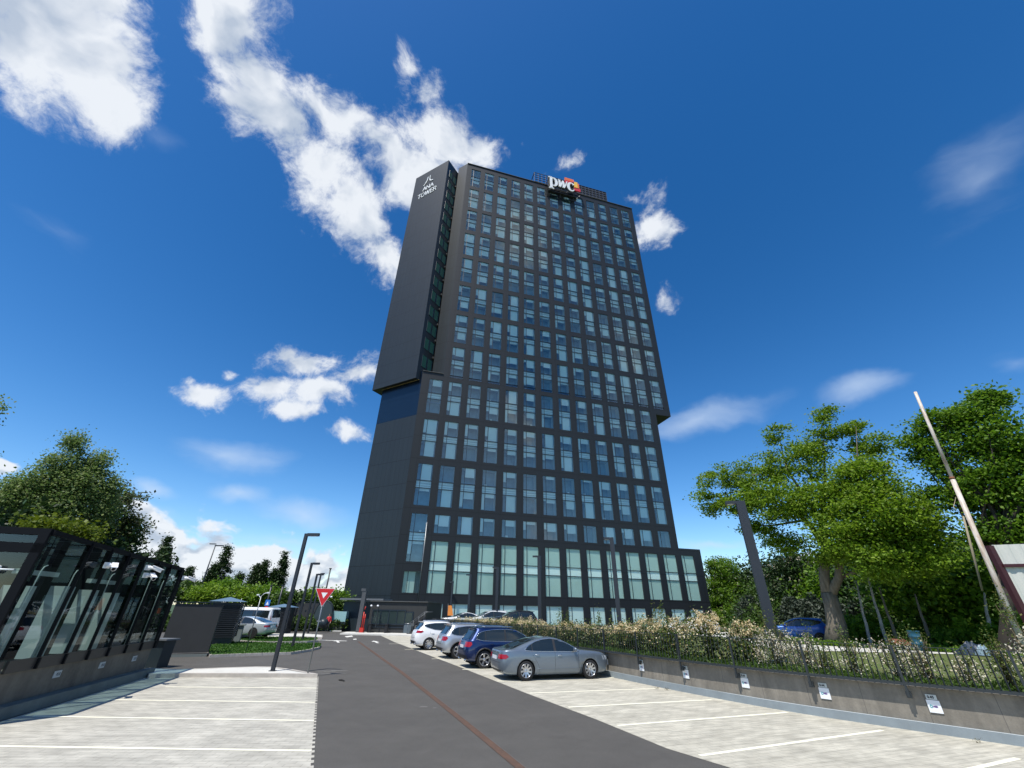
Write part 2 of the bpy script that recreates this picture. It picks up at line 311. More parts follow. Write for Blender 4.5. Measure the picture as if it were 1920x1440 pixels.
# ================================================================== TOWER
AF = radians(74.62); AL = radians(-60.65)
eF = Vector((sin(AF), cos(AF), 0)); eL = Vector((sin(AL), cos(AL), 0)); nL = Vector((eL.y, -eL.x, 0)); nL = nL if nL.y < 0 else -nL
C0 = Vector((-13.364, 68.712, 0)); C3 = C0 - eF*4.0
Z = Vector((0, 0, 1))
def FP(u, off, z): return C0 + eF*u + nF*off + Z*z
def LP(s, off, z): return C3 + eL*s + nL*off + Z*z
tower = thing('office_tower', C3, 'dark grey clad high-rise with a grid of teal windows, rising above the car park', 'office tower', world=True)
CLAD = panelmat('cladding_front', (.0115, .0142, .0172), .5, 3.767, 4.18, spec=.42)
CLADL = panelmat('cladding_ribbed', (.0125, .0185, .0235), .5, 1.05, 4.18, rib=.35, ribscale=1.9, spec=.45)
BAND = panelmat('glossy_band', (.003, .009, .022), .25, 0, 4.18, rib=.2, ribscale=1.9, spec=.6)
SOF = mat('soffit', (.02, .02, .018), .6)
REV = mat('reveal_dark', (.03, .03, .033), .5)
GL1 = glass('window_glass', (.92, .99, 1.0), .09, 0.0, 1.3)
GL2 = glass('podium_glass', (.96, 1, .985), .0, 0.0, .55)
FRM = mat('window_frame_metal', (.012, .022, .034), .4)
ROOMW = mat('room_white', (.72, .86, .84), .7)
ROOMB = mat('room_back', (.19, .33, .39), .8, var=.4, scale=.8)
BL1 = mat('blind_pale', (.70, .87, .87), .8); BL2 = mat('blind_white', (.84, .96, .94), .8); BLG = mat('blind_green', (.52, .70, .63), .85, var=.08, scale=.3)
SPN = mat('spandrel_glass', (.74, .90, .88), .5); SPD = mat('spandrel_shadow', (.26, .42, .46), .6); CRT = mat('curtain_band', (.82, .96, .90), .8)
def quadF(mb, u0, u1, z0, z1, off, m=0, uv=True):
    mb.face([FP(u0, off, z0), FP(u1, off, z0), FP(u1, off, z1), FP(u0, off, z1)], m, [(u0-.9, z0), (u1-.9, z0), (u1-.9, z1), (u0-.9, z1)] if uv else None)
def wall_with_openings(mb, u0, u1, z0, z1, off, wins, depth=.16):
    us = sorted({u0, u1, *[w[0] for w in wins], *[w[1] for w in wins]}); zs = sorted({z0, z1, *[w[2] for w in wins], *[w[3] for w in wins]})
    us = [a for a in us if u0 <= a <= u1]; zs = [a for a in zs if z0 <= a <= z1]
    for i in range(len(us)-1):
        run = None
        for j in range(len(zs)-1):
            cu = (us[i]+us[i+1])/2; cz = (zs[j]+zs[j+1])/2
            hole = any(w[0] < cu < w[1] and w[2] < cz < w[3] for w in wins)
            if not hole: run = zs[j] if run is None else run
            if hole or j == len(zs)-2:
                if run is not None: quadF(mb, us[i], us[i+1], run, zs[j] if hole else zs[j+1], off)
                run = None
    for (a, b, c, d) in wins:
        for P in (((a, c), (a, d)), ((b, d), (b, c)), ((a, d), (b, d)), ((b, c), (a, c))):
            (pa, pz), (qa, qz) = P
            mb.face([FP(pa, off, pz), FP(qa, off, qz), FP(qa, off-depth, qz), FP(pa, off-depth, pz)], 1)
BW = 2.5; BP = 3.767
units = []   # (u0,u1,z0,z1,off,kind)
for r in range(8):
    zt = 107.7-8.37*r
    for i in range(13): units.append((1.3+BP*i, 1.3+BP*i+BW, zt-7.15, zt, 0, 'pair'))
for r in range(3):
    zt = 41.0-8.36*r
    for i in range(-1, 12): units.append((1.3+BP*i, 1.3+BP*i+BW, zt-7.03, zt, 0, 'pair'))
for i in range(0, 12): units.append((1.3+BP*i, 1.3+BP*i+BW, 13.08, 15.93, 0, 'one'))
units.append((1.3-BP, 1.3-BP+BW, 8.74, 15.93, 0, 'pair')); units.append((1.3-BP, 1.3-BP+BW, 4.45, 7.35, 0, 'green'))
for i in range(13): units.append((1.07+3.765*i, 1.07+3.765*i+2.6, 4.45, 11.73, 1.0, 'tall')); units.append((1.07+3.765*i, 1.07+3.765*i+2.6, .35, 3.08, 1.0, 'base'))
mb = MB()
w0 = [u[:4] for u in units if u[4] == 0]
wall_with_openings(mb, -4.0, 46.7, 0, 41.5, 0, [w for w in w0 if w[3] < 41.4])
wall_with_openings(mb, 0, 50.45, 41.5, 109.5, 0, [w for w in w0 if w[2] > 41.4])
quadF(mb, -4.0, 0, 41.5, 42.46, 0)
quadF(mb, 46.7, 50.45, 40.5, 41.5, 0)
# right end faces, back, roofs
def vq(mb, A, B, z0, z1, m=0):
    l_ = (B-A).length; mb.face([A+Z*z0, B+Z*z0, B+Z*z1, A+Z*z1], m, [(0, z0), (l_, z0), (l_, z1), (0, z1)])
D = 20
vq(mb, FP(46.7, 0, 0), FP(46.7, -D, 0), 0, 40.5); vq(mb, FP(50.45, 0, 0), FP(50.45, -D, 0), 40.5, 109.5)
vq(mb, FP(46.7, -D, 0), LP(10, -8, 0), 0, 42.46); vq(mb, FP(50.45, -D, 0), LP(2, -16, 0), 42.46, 109.5)
mb.face([FP(46.7, 0, 40.5), FP(50.45, 0, 40.5), FP(50.45, -D, 40.5), FP(46.7, -D, 40.5)], 2)
pl = FP(0, 0, 0)+eL*2.97
for z, m_ in ((109.5, 2), (42.46, 2)):
    mb.face([FP(0, 0, z), FP(50.45, 0, z), FP(50.45, -D, z), LP(2, -16, z), pl+Z*z-nL*.0], m_)
mb.face([FP(-4, 0, 42.455), FP(0, 0, 42.455), pl+Z*42.455, LP(10, -8, 42.455), LP(10, 0, 42.455)], 2)
mb.build('front_wall', [CLAD, REV, SOF], tower)
# parapet copings
mb = MB(); mb.bar(FP(0, .02, 109.56), FP(50.47, .02, 109.56), .35, .1); mb.build('parapet_coping', mat('coping', (.10, .10, .10), .5), tower); mb = MB(); mb.bar(FP(-4.0, .02, 42.5), FP(-.03, .02, 42.5), .3, .08); mb.build('parapet_coping', mat('coping', (.10, .10, .10), .5), tower)
# ribbed left faces
mb = MB()
def lq(s0, s1, off, z0, z1, m=0): mb.face([LP(s0, off, z0), LP(s1, off, z0), LP(s1, off, z1), LP(s0, off, z1)], m, [(s0, z0+.25), (s1, z0+.25), (s1, z1+.25), (s0, z1+.25)])
lq(0, 10, 0, 0, 33.2); lq(0, 10, 0, 33.2, 42.46, 1)
mb.face([LP(10, 0, 0), LP(10, -8, 0), LP(10, -8, 42.46), LP(10, 0, 42.46)], 0, [(0, 0), (8, 0), (8, 42), (0, 42)])
mb.build('ribbed_side_wall', [CLADL, BAND], tower)
mb = MB()
mb.face([pl, FP(0, 0, 0), FP(0, 0, 0), pl][:0] or [pl+Z*42.46, FP(0, 0, 42.46), FP(0, 0, 109.5), pl+Z*109.5], 0, [(0, 42.46), (2.97, 42.46), (2.97, 109.5), (0, 109.5)])
mb.face([pl+Z*42.46, pl+Z*109.5, pl-nL*13+Z*109.5, pl-nL*13+Z*42.46], 1)
mb.build('corner_side_wall', [CLADL, REV], tower)
# cantilevered side block
sb = thing_ = MB(); mb = sb
zb, zt_ = 40.5, 108.0
lq(.45, 11.75, 1.12, zb, zt_)
mb.face([LP(.45, 1.12, zb), LP(.45, 1.12, zt_), LP(.45, -12, zt_), LP(.45, -12, zb)], 1)
mb.face([LP(11.75, 1.12, zb), LP(11.75, -8, zb), LP(11.75, -8, zt_), LP(11.75, 1.12, zt_)], 0, [(0, zb), (9, zb), (9, zt_), (0, zt_)])
mb.face([LP(.45, 1.12, zb), LP(11.75, 1.12, zb), LP(11.75, -8, zb), LP(.45, -8, zb)], 2); mb.face([LP(.45, 1.12, zt_), LP(11.75, 1.12, zt_), LP(11.75, -8, zt_), LP(.45, -12, zt_)], 2)
blk = mb.build('cantilevered_side_block', [CLADL, mat('end_clad', (.018, .022, .026), .4), SOF], tower)
mb = MB(); mb.bar(LP(.3, .35, 40.44), LP(9.9, .35, 40.44), .05, .05); mb.build('light_strip', mat('brass_strip', (.45, .34, .15), .4), tower)
# windows on the end face of the side block, and the floor ledges in the slot
ENDG = mat('end_window_green', (.03, .11, .085), .12, spec=.8)
for k in range(16):
    z0 = 43.6+4.18*k
    if z0 > 106: break
    mb = MB(); x = LP(.43, 0, 0)
    for (o0, o1) in ((.2, -1.1), (-1.4, -2.7)):
        mb.face([LP(.435, o0, z0), LP(.435, o1, z0), LP(.435, o1, z0+2.7), LP(.435, o0, z0+2.7)], 0)
        for a, b in (((o0, z0), (o0, z0+2.7)), ((o1, z0), (o1, z0+2.7)), ((o0, z0), (o1, z0)), ((o0, z0+2.7), (o1, z0+2.7))): mb.bar(LP(.42, a[0], a[1]), LP(.42, b[0], b[1]), .08, .08, 1)
    mb.build('side_window', [ENDG, FRM], tower)
    mb = MB(); mb.box(LP(.28, -2.75, z0-.75), (.34, .5, .42), ax=(eL, nL, Z)); mb.build('floor_ledge', mat('ledge_brown', (.10, .085, .075), .6), tower)
# podium
mb = MB(); wall_with_openings(mb, .1, 50.55, 0, 12.95, 1.0, [u[:4] for u in units if u[4] == 1.0])
vq(mb, FP(50.55, 1, 0), FP(50.55, -D, 0), 0, 12.95); vq(mb, FP(.1, .0, 0), FP(.1, 1, 0), 0, 12.95)
mb.face([FP(.1, 1, 12.95), FP(50.55, 1, 12.95), FP(50.55, -D, 12.95), FP(46.7, -D, 12.95), FP(46.7, .01, 12.95), FP(.1, .01, 12.95)], 2)
mb.build('podium_wall', [CLAD, REV, SOF], tower)
mb = MB(); mb.tube([FP(.02, .35, 2.9), FP(.02, .35, 14.6)], .06); mb.build('downpipe', mat('pipe_grey', (.35, .37, .38), .4, .6), tower)
# window units: glass, frame, room behind
def window_unit(mbs, u, rnd):
    G, Fm, I = mbs; u0, u1, z0, z1, off, kind = u
    g = off-.14; quadF(G, u0, u1, z0, z1, g, 1 if (G is G2 and kind not in ('pair', 'one')) else 0, False)
    mu = u0+(u1-u0)*.235
    def fb(a, b, c, d, w=.055): Fm.bar(FP(a, g+.02, b), FP(c, g+.02, d), .08, w)
    fb(mu, z0, mu, z1)
    rooms = []
    if kind == 'pair':
        za = z1-2.88; zb_ = za-1.28
        if z1-z0 > 7.1 and z0 > 42: za = z1-2.95; zb_ = za-1.35
        fb(u0, za, u1, za, .12); fb(u0, zb_, u1, zb_, .12); rooms = [(z0, zb_), (za, z1)]
        q = g-.25; mid = (za+zb_)/2
        # the slab zone behind the glass: pale panel with two shadow lines
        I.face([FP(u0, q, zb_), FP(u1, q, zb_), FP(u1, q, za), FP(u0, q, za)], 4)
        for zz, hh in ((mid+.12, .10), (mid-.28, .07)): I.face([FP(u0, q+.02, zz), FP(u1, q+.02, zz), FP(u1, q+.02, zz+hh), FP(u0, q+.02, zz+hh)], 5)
    elif kind == 'tall':
        fb(u0, 8.8, u1, 8.8, .1); fb(u0, 7.5, u1, 7.5, .1); q = g-.05
        I.face([FP(u0, q, 8.8), FP(u1, q, 8.8), FP(u1, q, z1), FP(u0, q, z1)], 6); I.face([FP(u0, q, 7.5), FP(u1, q, 7.5), FP(u1, q, 8.8), FP(u0, q, 8.8)], 7); I.face([FP(u0, q, z0), FP(u1, q, z0), FP(u1, q, 7.5), FP(u0, q, 7.5)], 6)
    elif kind == 'base':
        q = g-.05; I.face([FP(u0, q, z0), FP(u1, q, z0), FP(u1, q, z1), FP(u0, q, z1)], 7)
    elif kind == 'green':
        q = g-.3; I.face([FP(u0, q, z0), FP(u0+1.7, q, z0), FP(u0+1.7, q, z1), FP(u0, q, z1)], 6); rooms = [(z0, z1)]
    else: rooms = [(z0, z1)]
    for k, (a, b) in enumerate(rooms):
        d = 1.5 if z0 < 60 else 1.1; q0 = g-.04; q1 = g-d; e = .02
        def I4(P, m): I.face(P, m)
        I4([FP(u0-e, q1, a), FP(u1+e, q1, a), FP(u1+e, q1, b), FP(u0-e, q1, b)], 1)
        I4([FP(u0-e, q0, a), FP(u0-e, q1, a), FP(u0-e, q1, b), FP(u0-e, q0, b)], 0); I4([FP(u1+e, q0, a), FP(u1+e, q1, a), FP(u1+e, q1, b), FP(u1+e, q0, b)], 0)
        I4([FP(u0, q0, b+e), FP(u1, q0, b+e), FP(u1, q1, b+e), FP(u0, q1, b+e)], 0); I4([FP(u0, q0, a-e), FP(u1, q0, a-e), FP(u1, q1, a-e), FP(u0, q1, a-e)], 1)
        if kind == 'green': continue
        r = rnd.random(); h = b-a
        dd = .1+.9*r*r if r < .8 else 1.0
        if r > .12:
            q = g-.22; zz = b-h*min(dd, .98); bm = 2 if rnd.random() < .72 else 3
            I.face([FP(mu+.02, q, zz), FP(u1-.18, q, zz), FP(u1-.18, q, b), FP(mu+.02, q, b)], bm)
            if rnd.random() < .6: z2 = b-h*rnd.uniform(.1, 1); I.face([FP(u0+.02, q, z2), FP(mu-.02, q, z2), FP(mu-.02, q, b), FP(u0+.02, q, b)], 2)
        if rnd.random() < .3 and z0 < 80:    # things on sills and ceiling lights
            uu = rnd.uniform(u0+.3, u1-.6); I.box(FP(uu, g-.5, a+.2), (.35, .3, .4), ax=(eF, nF, Z), m=3)
rnd = random.Random(3)
G2, F2, I2 = MB(), MB(), MB()
order = sorted(units, key=lambda u: -((u[3]-u[2])*(u[1]-u[0]))/((FP((u[0]+u[1])/2, 0, (u[2]+u[3])/2)-EYE).length**2))
IM = [ROOMW, ROOMB, BL1, BL2, SPN, SPD, BLG, CRT]
for n_, u in enumerate(order):
    if n_ < 99:
        G, Fm, I = MB(), MB(), MB(); window_unit((G, Fm, I), u, rnd)
        w = G.build('window', GL1 if u[5] in ('pair', 'one') else GL2, tower); w.location = (0, 0, 0)
        f = Fm.build('frame', FRM, w, origin=C3); i_ = I.build('blinds_and_room', IM, w, origin=C3)
    else: window_unit((G2, F2, I2), u, rnd)
w = tag(G2.build('upper_windows', [GL1, GL2], tower), 'upper storeys of paired teal windows', kind='stuff')
F2.build('frame', FRM, w, origin=C3); I2.build('blinds_and_room', IM, w, origin=C3)
# tower name letters and mark
WHT = mat('letter_white', (.85, .86, .88), .5)
def emit_mat(name, col, st=0): return mat(name, col, .45)
mb = MB(); E_ = -eL; o0 = LP(9.5, 1.18, 97.4)
sl = (E_*1.0 + Z*.03).normalized()
text(mb, 'TOWER', o0, sl*.84, Z, nL, 1.6, .20, .12)
text(mb, 'ANA', LP(8.1, 1.18, 99.95), sl*.92, Z, nL, 1.4, .20, .12)
for cv in ([(8.15, 102.1), (7.55, 102.9), (7.1, 103.8), (6.95, 105.2)], [(6.25, 105.4), (6.25, 103.9), (6.0, 103.1), (5.0, 102.75)]):
    for k, (a, b) in enumerate(zip(cv[:-1], cv[1:])):
        mb.bar(LP(a[0], 1.2, a[1]), LP(b[0], 1.2, b[1]), .12, (.2, .3, .26)[k], up=(LP(b[0], 0, b[1])-LP(a[0], 0, a[1])).cross(nL).normalized())
let = mb.build('tower_name_letters', WHT, tower)
# rooftop screen and the big illuminated company sign
scr = thing('rooftop_screen', FP(19.5, -.5, 109.6), 'black open lattice screen standing on the roof edge of the dark tower', 'screen', world=True)
mb = MB(); BLK = mat('black_steel', (.018, .02, .024), .5)
za, zbb = 109.75, 114.7
for u in np.arange(19.5, 42.7, 1.155): mb.bar(FP(u, -.5, za), FP(u, -.5, zbb), .12)
for z in np.linspace(za, zbb, 6): mb.bar(FP(19.5, -.5, z), FP(42.6, -.5, z), .14)
for u in (19.5, 24.2, 33, 42.6): mb.bar(FP(u, -.6, za), FP(u, -3.0, zbb), .2); mb.bar(FP(u, -.6, zbb), FP(u, -3.0, zbb), .2)
mb.build('lattice_frame', BLK, scr)
mb = MB()
for k, u in enumerate(np.arange(19.5, 42.5, 1.155)):
    if k > 4:
        for j in range(5):
            z = za+(zbb-za)/5*j; mb.box(FP(u+.58, -.58, z+.5), (.98, .03, .84), ax=(eF, nF, Z))
mb.build('louvre_panels', mat('dark_screen', (.05, .05, .062), .6), scr)
sg = thing('company_sign', FP(23, 1.5, 107), 'white lower case letters with orange and red blocks at the roof edge of the tower', 'company sign', world=True)
def FS(u, off, z): return FP(23+(u-23)*.83, off, z)
def ribbon(mb, pts, ws, off, t=.25, m=0):
    P = [FS(a, off, b) for a, b in pts]
    for i in range(len(P)-1):
        d = (P[i+1]-P[i]).normalized(); n_ = d.cross(nF).normalized()
        a, b = P[i]-d*.02, P[i+1]+d*.02; w0_, w1_ = ws[i]/2, ws[i+1]/2
        V = [a-n_*w0_, a+n_*w0_, b+n_*w1_, b-n_*w1_]; V += [v-nF*t for v in V]
        mb.mesh(V, [(0,1,2,3),(4,7,6,5),(0,4,5,1),(1,5,6,2),(2,6,7,3),(3,7,4,0)], m)
def arc(cx, cz, rx, rz, a0, a1, n): return [(cx+rx*cos(radians(a0+(a1-a0)*k/n)), cz+rz*sin(radians(a0+(a1-a0)*k/n))) for k in range(n+1)]
O_ = 1.6; mb = MB()
ribbon(mb, [(24.0, 111.6), (24.0, 106.6)], [.75, .75], O_); ribbon(mb, [(23.1, 111.4), (24.2, 111.5)], [.35, .5], O_); ribbon(mb, [(23.2, 106.7), (24.9, 106.7)], [.4, .4], O_)
pa = arc(24.9, 109.6, 1.05, 1.7, 125, -125, 12); ribbon(mb, pa, [.3, .4, .5, .65, .75, .8, .8, .8, .7, .6, .45, .35, .25], O_+.003)
mb.build('letter', WHT, sg)
mb = MB()
ribbon(mb, [(26.6, 111.2), (27.0, 111.3), (27.2, 110.0), (27.25, 108.3)], [.3, .5, .65, .7], O_); ribbon(mb, [(27.25, 108.2), (28.4, 111.2)], [.4, .55], O_+.003); ribbon(mb, [(28.4, 111.2), (28.6, 109.8), (28.6, 108.2)], [.5, .65, .7], O_); ribbon(mb, [(28.6, 108.2), (29.3, 109.5), (29.7, 110.8), (29.9, 111.4)], [.4, .4, .35, .3], O_+.003)
mb.build('letter', WHT, sg)
mb = MB(); ca = arc(31.5, 109.55, 1.15, 1.75, 40, 325, 14); ribbon(mb, ca, [.55, .55, .4, .5, .65, .8, .85, .85, .85, .75, .65, .5, .4, .32, .25], O_+.003)
mb.build('letter', WHT, sg)
CO = [mat('sign_orange', (.80, .17, .05), .5), mat('sign_red', (.62, .03, .05), .5), mat('sign_yellow', (.95, .52, .08), .5), mat('sign_pink', (.78, .16, .2), .5)]
mb = MB()
for (u0, u1, z0, z1, m_, o_) in ((29.2, 32.2, 112.1, 113.2, 0, 1.4), (29.2, 31.9, 110.9, 112.1, 1, 1.4), (32.6, 33.9, 109.8, 112.3, 2, 1.45), (33.9, 34.5, 109.8, 111.9, 0, 1.4), (32.6, 34.9, 108.5, 109.75, 1, 1.35), (32.2, 32.6, 111.9, 113.0, 3, 1.5)):
    mb.box(FS((u0+u1)/2, o_, (z0+z1)/2), ((u1-u0)*.83, .3, z1-z0), ax=(eF, nF, Z), m=m_)
mb.build('colour_blocks', CO, sg)
mb = MB()
for u in (23, 27.6, 32.4):
    mb.bar(FS(u, 0.05, 104.8), FS(u, 1.4, 107.2), .18); mb.bar(FS(u, .05, 107.2), FS(u, 1.4, 107.2), .16); mb.bar(FS(u, 1.3, 107.0), FS(u, 1.3, 112), .14); mb.bar(FS(u, .1, 104.9), FS(u+2.2, 1.3, 106.9), .14)
for z in (107.0, 108.6, 110.2, 111.9): mb.bar(FS(22.8, 1.3, z), FS(34, 1.3, z), .14)
for z in (105.0, 106.2): mb.bar(FS(22.8, .4, z), FS(33, .4, z), .12)
mb.box(FS(28.2, .75, 106.0), (8.5, .9, .08), ax=(eF, nF, Z)); mb.box(FS(28.2, 1.15, 109.6), (8.8, .05, 4.6), ax=(eF, nF, Z))
mb.build('support_frame', BLK, sg)
# ================================================================== GROUND, ROADS, WALLS
def zt(y): return .9-.006*(y-13)
WP = [(26, -6), (19.5, 2.2), (14.6, 7.6), (12.6, 10.0), (11.26, 11.45), (9.85, 12.85), (8.07, 14.8), (6.36, 17.45), (4.75, 20.5), (3.2, 23.9), (1.5, 27.8), (-.4, 32.2), (-3.2, 39), (-8.0, 50.6)]
def smooth_path(P, n=6):
    o = []
    for i in range(len(P)-1):
        p0 = Vector(P[max(i-1, 0)]); p1 = Vector(P[i]); p2 = Vector(P[i+1]); p3 = Vector(P[min(i+2, len(P)-1)])
        for k in range(n):
            t = k/n; o.append(.5*((2*p1)+(p2-p0)*t+(2*p0-5*p1+4*p2-p3)*t*t+(3*p1-p0-3*p2+p3)*t**3))
    o.append(Vector(P[-1])); return o
WPS = [Vector((p.x, p.y, 0)) for p in smooth_path([Vector((a, b, 0)) for a, b in WP])]
def path_len(P):
    s = [0.0]
    for a, b in zip(P[:-1], P[1:]): s.append(s[-1]+(b-a).length)
    return s
WL = path_len(WPS)
def on_path(s, off=0.0, z=0.0):
    """point s metres along the wall path; off > 0 towards the car park"""
    s = max(0, min(WL[-1]-1e-4, s)); i = max(k for k in range(len(WL)) if WL[k] <= s); i = min(i, len(WPS)-2)
    d = (WPS[i+1]-WPS[i]).normalized(); n = Vector((-d.y, d.x, 0)); n = n if n.x < 0 else -n
    return WPS[i]+d*(s-WL[i])+n*off+Z*z, d, n
GRASS = mat('grass_ground', (.085, .14, .022), .9, col2=(.10, .095, .03), scale=1.2, bump=.6, bscale=60)
mb = MB(); mb.face([(-900, -400, -.04), (900, -400, -.04), (900, 1400, -.04), (-900, 1400, -.04)]); struct('ground', mb, mat('far_ground', (.045, .085, .025), .95, var=.4, scale=.05))
ASPH = mat('asphalt', (.086, .081, .073), .85, var=.16, scale=.9, bump=.35, bscale=160)
# finer aggregate on the asphalt
def detail(m, scale, amt):
    t = m.node_tree; p = t.nodes['Principled BSDF']; src = p.inputs['Base Color'].links[0].from_socket
    nz = t.nodes.new('ShaderNodeTexNoise'); nz.inputs['Scale'].default_value = scale; nz.inputs['Detail'].default_value = 6; nz.inputs['Roughness'].default_value = .8
    tcn = t.nodes.new('ShaderNodeTexCoord'); t.links.new(tcn.outputs['Object'], nz.inputs[0])
    mr = t.nodes.new('ShaderNodeMapRange'); mr.inputs[1].default_value = .3; mr.inputs[2].default_value = .7; mr.inputs[3].default_value = 1-amt; mr.inputs[4].default_value = 1+amt; t.links.new(nz.outputs['Fac'], mr.inputs[0])
    mx = t.nodes.new('ShaderNodeMix'); mx.data_type = 'RGBA'; mx.blend_type = 'MULTIPLY'; mx.inputs[0].default_value = 1; t.links.new(src, mx.inputs[6]); t.links.new(mr.outputs[0], mx.inputs[7]); t.links.new(mx.outputs[2], p.inputs['Base Color'])
detail(ASPH, 45, .45); detail(ASPH, .35, .12); detail(ASPH, 3.5, .07)
mb = MB(); mb.face([(-80, -30, 0), (30, -30, 0), (27, -6, 0)] + [(p.x+.2, p.y, 0) for p in WPS[1:]] + [(-8, 56, 0), (-30, 58, 0), (-50, 75, 0), (-80, 78, 0)])
struct('asphalt_road', mb, ASPH)
def pavermat(name, ang, c1, c2, mortar):
    m = bpy.data.materials.new(name); m.use_nodes = True; t = m.node_tree; p = t.nodes['Principled BSDF']; l = t.links.new
    tcn = t.nodes.new('ShaderNodeTexCoord'); mp = t.nodes.new('ShaderNodeMapping'); mp.inputs['Rotation'].default_value = (0, 0, ang); l(tcn.outputs['Object'], mp.inputs[0])
    br = t.nodes.new('ShaderNodeTexBrick'); l(mp.outputs[0], br.inputs[0]); br.inputs['Scale'].default_value = 1; br.inputs['Brick Width'].default_value = .30; br.inputs['Row Height'].default_value = .155
    br.inputs['Mortar Size'].default_value = .007; br.inputs['Color1'].default_value = (*c1, 1); br.inputs['Color2'].default_value = (*c2, 1); br.inputs['Mortar'].default_value = (*mortar, 1); br.inputs['Bias'].default_value = -.1
    nz = t.nodes.new('ShaderNodeTexNoise'); nz.inputs['Scale'].default_value = .9; nz.inputs['Detail'].default_value = 9; nz.inputs['Roughness'].default_value = .7; l(mp.outputs[0], nz.inputs[0])
    mp2_ = t.nodes.new('ShaderNodeMapping'); mp2_.inputs['Scale'].default_value = (1.1, 4, 1); l(mp.outputs[0], mp2_.inputs[0]); nz2 = t.nodes.new('ShaderNodeTexNoise'); nz2.inputs['Scale'].default_value = 1.6; nz2.inputs['Detail'].default_value = 5; l(mp2_.outputs[0], nz2.inputs[0])
    ad = t.nodes.new('ShaderNodeMath'); ad.operation = 'MULTIPLY'; l(nz.outputs['Fac'], ad.inputs[0]); l(nz2.outputs['Fac'], ad.inputs[1])
    mr = t.nodes.new('ShaderNodeMapRange'); mr.inputs[1].default_value = .14; mr.inputs[2].default_value = .36; mr.inputs[3].default_value = .70; mr.inputs[4].default_value = 1.1; l(ad.outputs[0], mr.inputs[0])
    mx = t.nodes.new('ShaderNodeMix'); mx.data_type = 'RGBA'; mx.blend_type = 'MULTIPLY'; mx.inputs[0].default_value = 1; l(br.outputs[0], mx.inputs[6]); l(mr.outputs[0], mx.inputs[7]); l(mx.outputs[2], p.inputs['Base Color'])
    p.inputs['Roughness'].default_value = .85; b = t.nodes.new('ShaderNodeBump'); b.inputs['Strength'].default_value = .3; b.inputs['Distance'].default_value = .01; b.invert = True; l(br.outputs['Fac'], b.inputs['Height']); l(b.outputs[0], p.inputs['Normal']); return m
PAVL = pavermat('pavers_left', radians(-3), (.49, .47, .405), (.45, .43, .37), (.34, .325, .275))
PAVR = pavermat('pavers_right', radians(-19), (.51, .485, .40), (.46, .435, .355), (.35, .33, .27))
# left parking bay (jagged paver edge)
A0, A1 = gp(582, 1440), gp(595, 1270); dA = (A1-A0).normalized(); nA = Vector((dA.y, -dA.x, 0)); ext = A0-dA*14
edge = []; s = 0; Lt = (A1-ext).length
while s < Lt: edge += [ext+dA*s+nA*(.05 if int(s/.155) % 2 else 0), ext+dA*(s+.155)+nA*(.05 if int(s/.155) % 2 else 0)]; s += .155
mb = MB(); mb.face([(e.x, e.y, .004) for e in edge]+[(-7.36, 19.43, .004), (-13.4, 19.0, .004), (-11.3, 11.5, .004), (-8, -4, .004)]); struct('paving_of_left_bays', mb, PAVL)
RE = [gp(x, y) for x, y in ((1369,1440),(1250,1403.5),(1120,1350),(987,1300),(860,1250),(740,1204),(712,1191))]; RE = [RE[0]+(RE[0]-RE[1])*8] + RE
mb = MB(); mb.face([(p.x, p.y, .004) for p in RE]+[(-13.2, 50.0, .004), (-8.0, 50.0, .004)]+[(p.x, p.y, .004) for p in WPS[::-1]]); struct('paving_of_right_bays', mb, PAVR)
LINE = mat('line_paint', (.86, .83, .66), .7, var=.12, scale=6)
k_ = 0
def line(a, b, w, z=.008, name='parking_line'):
    d = (b-a).normalized(); n = Vector((-d.y, d.x, 0))*w/2; mb.face([a-n+Z*z, b-n+Z*z, b+n+Z*z, a+n+Z*z])
mb = MB()
for a, b in ((((0+930)/3, 1200+265/3), (1778/3, 1200+272/3)), ((200, 1312.5), (1770/3, 1317.3)), ((60, 1343.5), (1765/3, 1351.7)), ((-60, 1399), (1750/3, 1408.5))): line(gp(*a), gp(*b), .11)
line(gp(-400, 1500), gp(575, 1510), .11)
for a, b in (((993.7,1300),(1236,1291.3)), ((1065.6,1326.5),(1335,1312.5)), ((1157.8,1361),(1476,1336.3)), ((1312.5,1417.5),(1655,1370))): line(gp(*a), gp(*b), .12)
line(Vector((4.9, 8.3, 0)), Vector((10.2, 10.6, 0)), .12); line(Vector((6.0, 6.3, 0)), Vector((12.0, 9.0, 0)), .12)
for (ax_, ay), k in (((-.35, 19.3), 0), ((-2.0, 22.6), 1), ((-4.1, 26.9), 2), ((-6.8, 32.4), 3), ((-9.0, 37), 4)): line(Vector((ax_, ay, 0)), Vector((ax_+5.0, ay+1.75, 0)), .12)
struct('parking_lines', mb, LINE)
# drainage channel: rusty iron seam down the road
RUST = mat('rusty_iron', (.12, .066, .042), .8, col2=(.07, .045, .034), scale=5, bump=.3)
SP = [gp(x, y) for x, y in ((1110,1540),(975,1440),(918,1393),(853,1340),(800,1298),(752,1260),(722,1239),(690,1216),(672,1203))]
mb = MB(); P_ = []
for i, p in enumerate(SP):
    d = (SP[min(i+1, len(SP)-1)]-SP[max(i-1, 0)]).normalized(); n = Vector((d.y, -d.x, 0)); w_ = .085; P_.append([p-n*w_+Z*.007, p+n*w_+Z*.007])
mb.grid(P_, 0, False); struct('drain_channel', mb, RUST)
mb = MB()   # hairline grout beside the channel and small stains
P_ = []
for i, p in enumerate(SP):
    d = (SP[min(i+1, len(SP)-1)]-SP[max(i-1, 0)]).normalized(); n = Vector((d.y, -d.x, 0)); P_.append([p+n*.09+Z*.006, p+n*.105+Z*.006])
mb.grid(P_, 0, False); struct('channel_edge_seal', mb, mat('seal', (.14, .13, .12), .7, var=.4, scale=4))
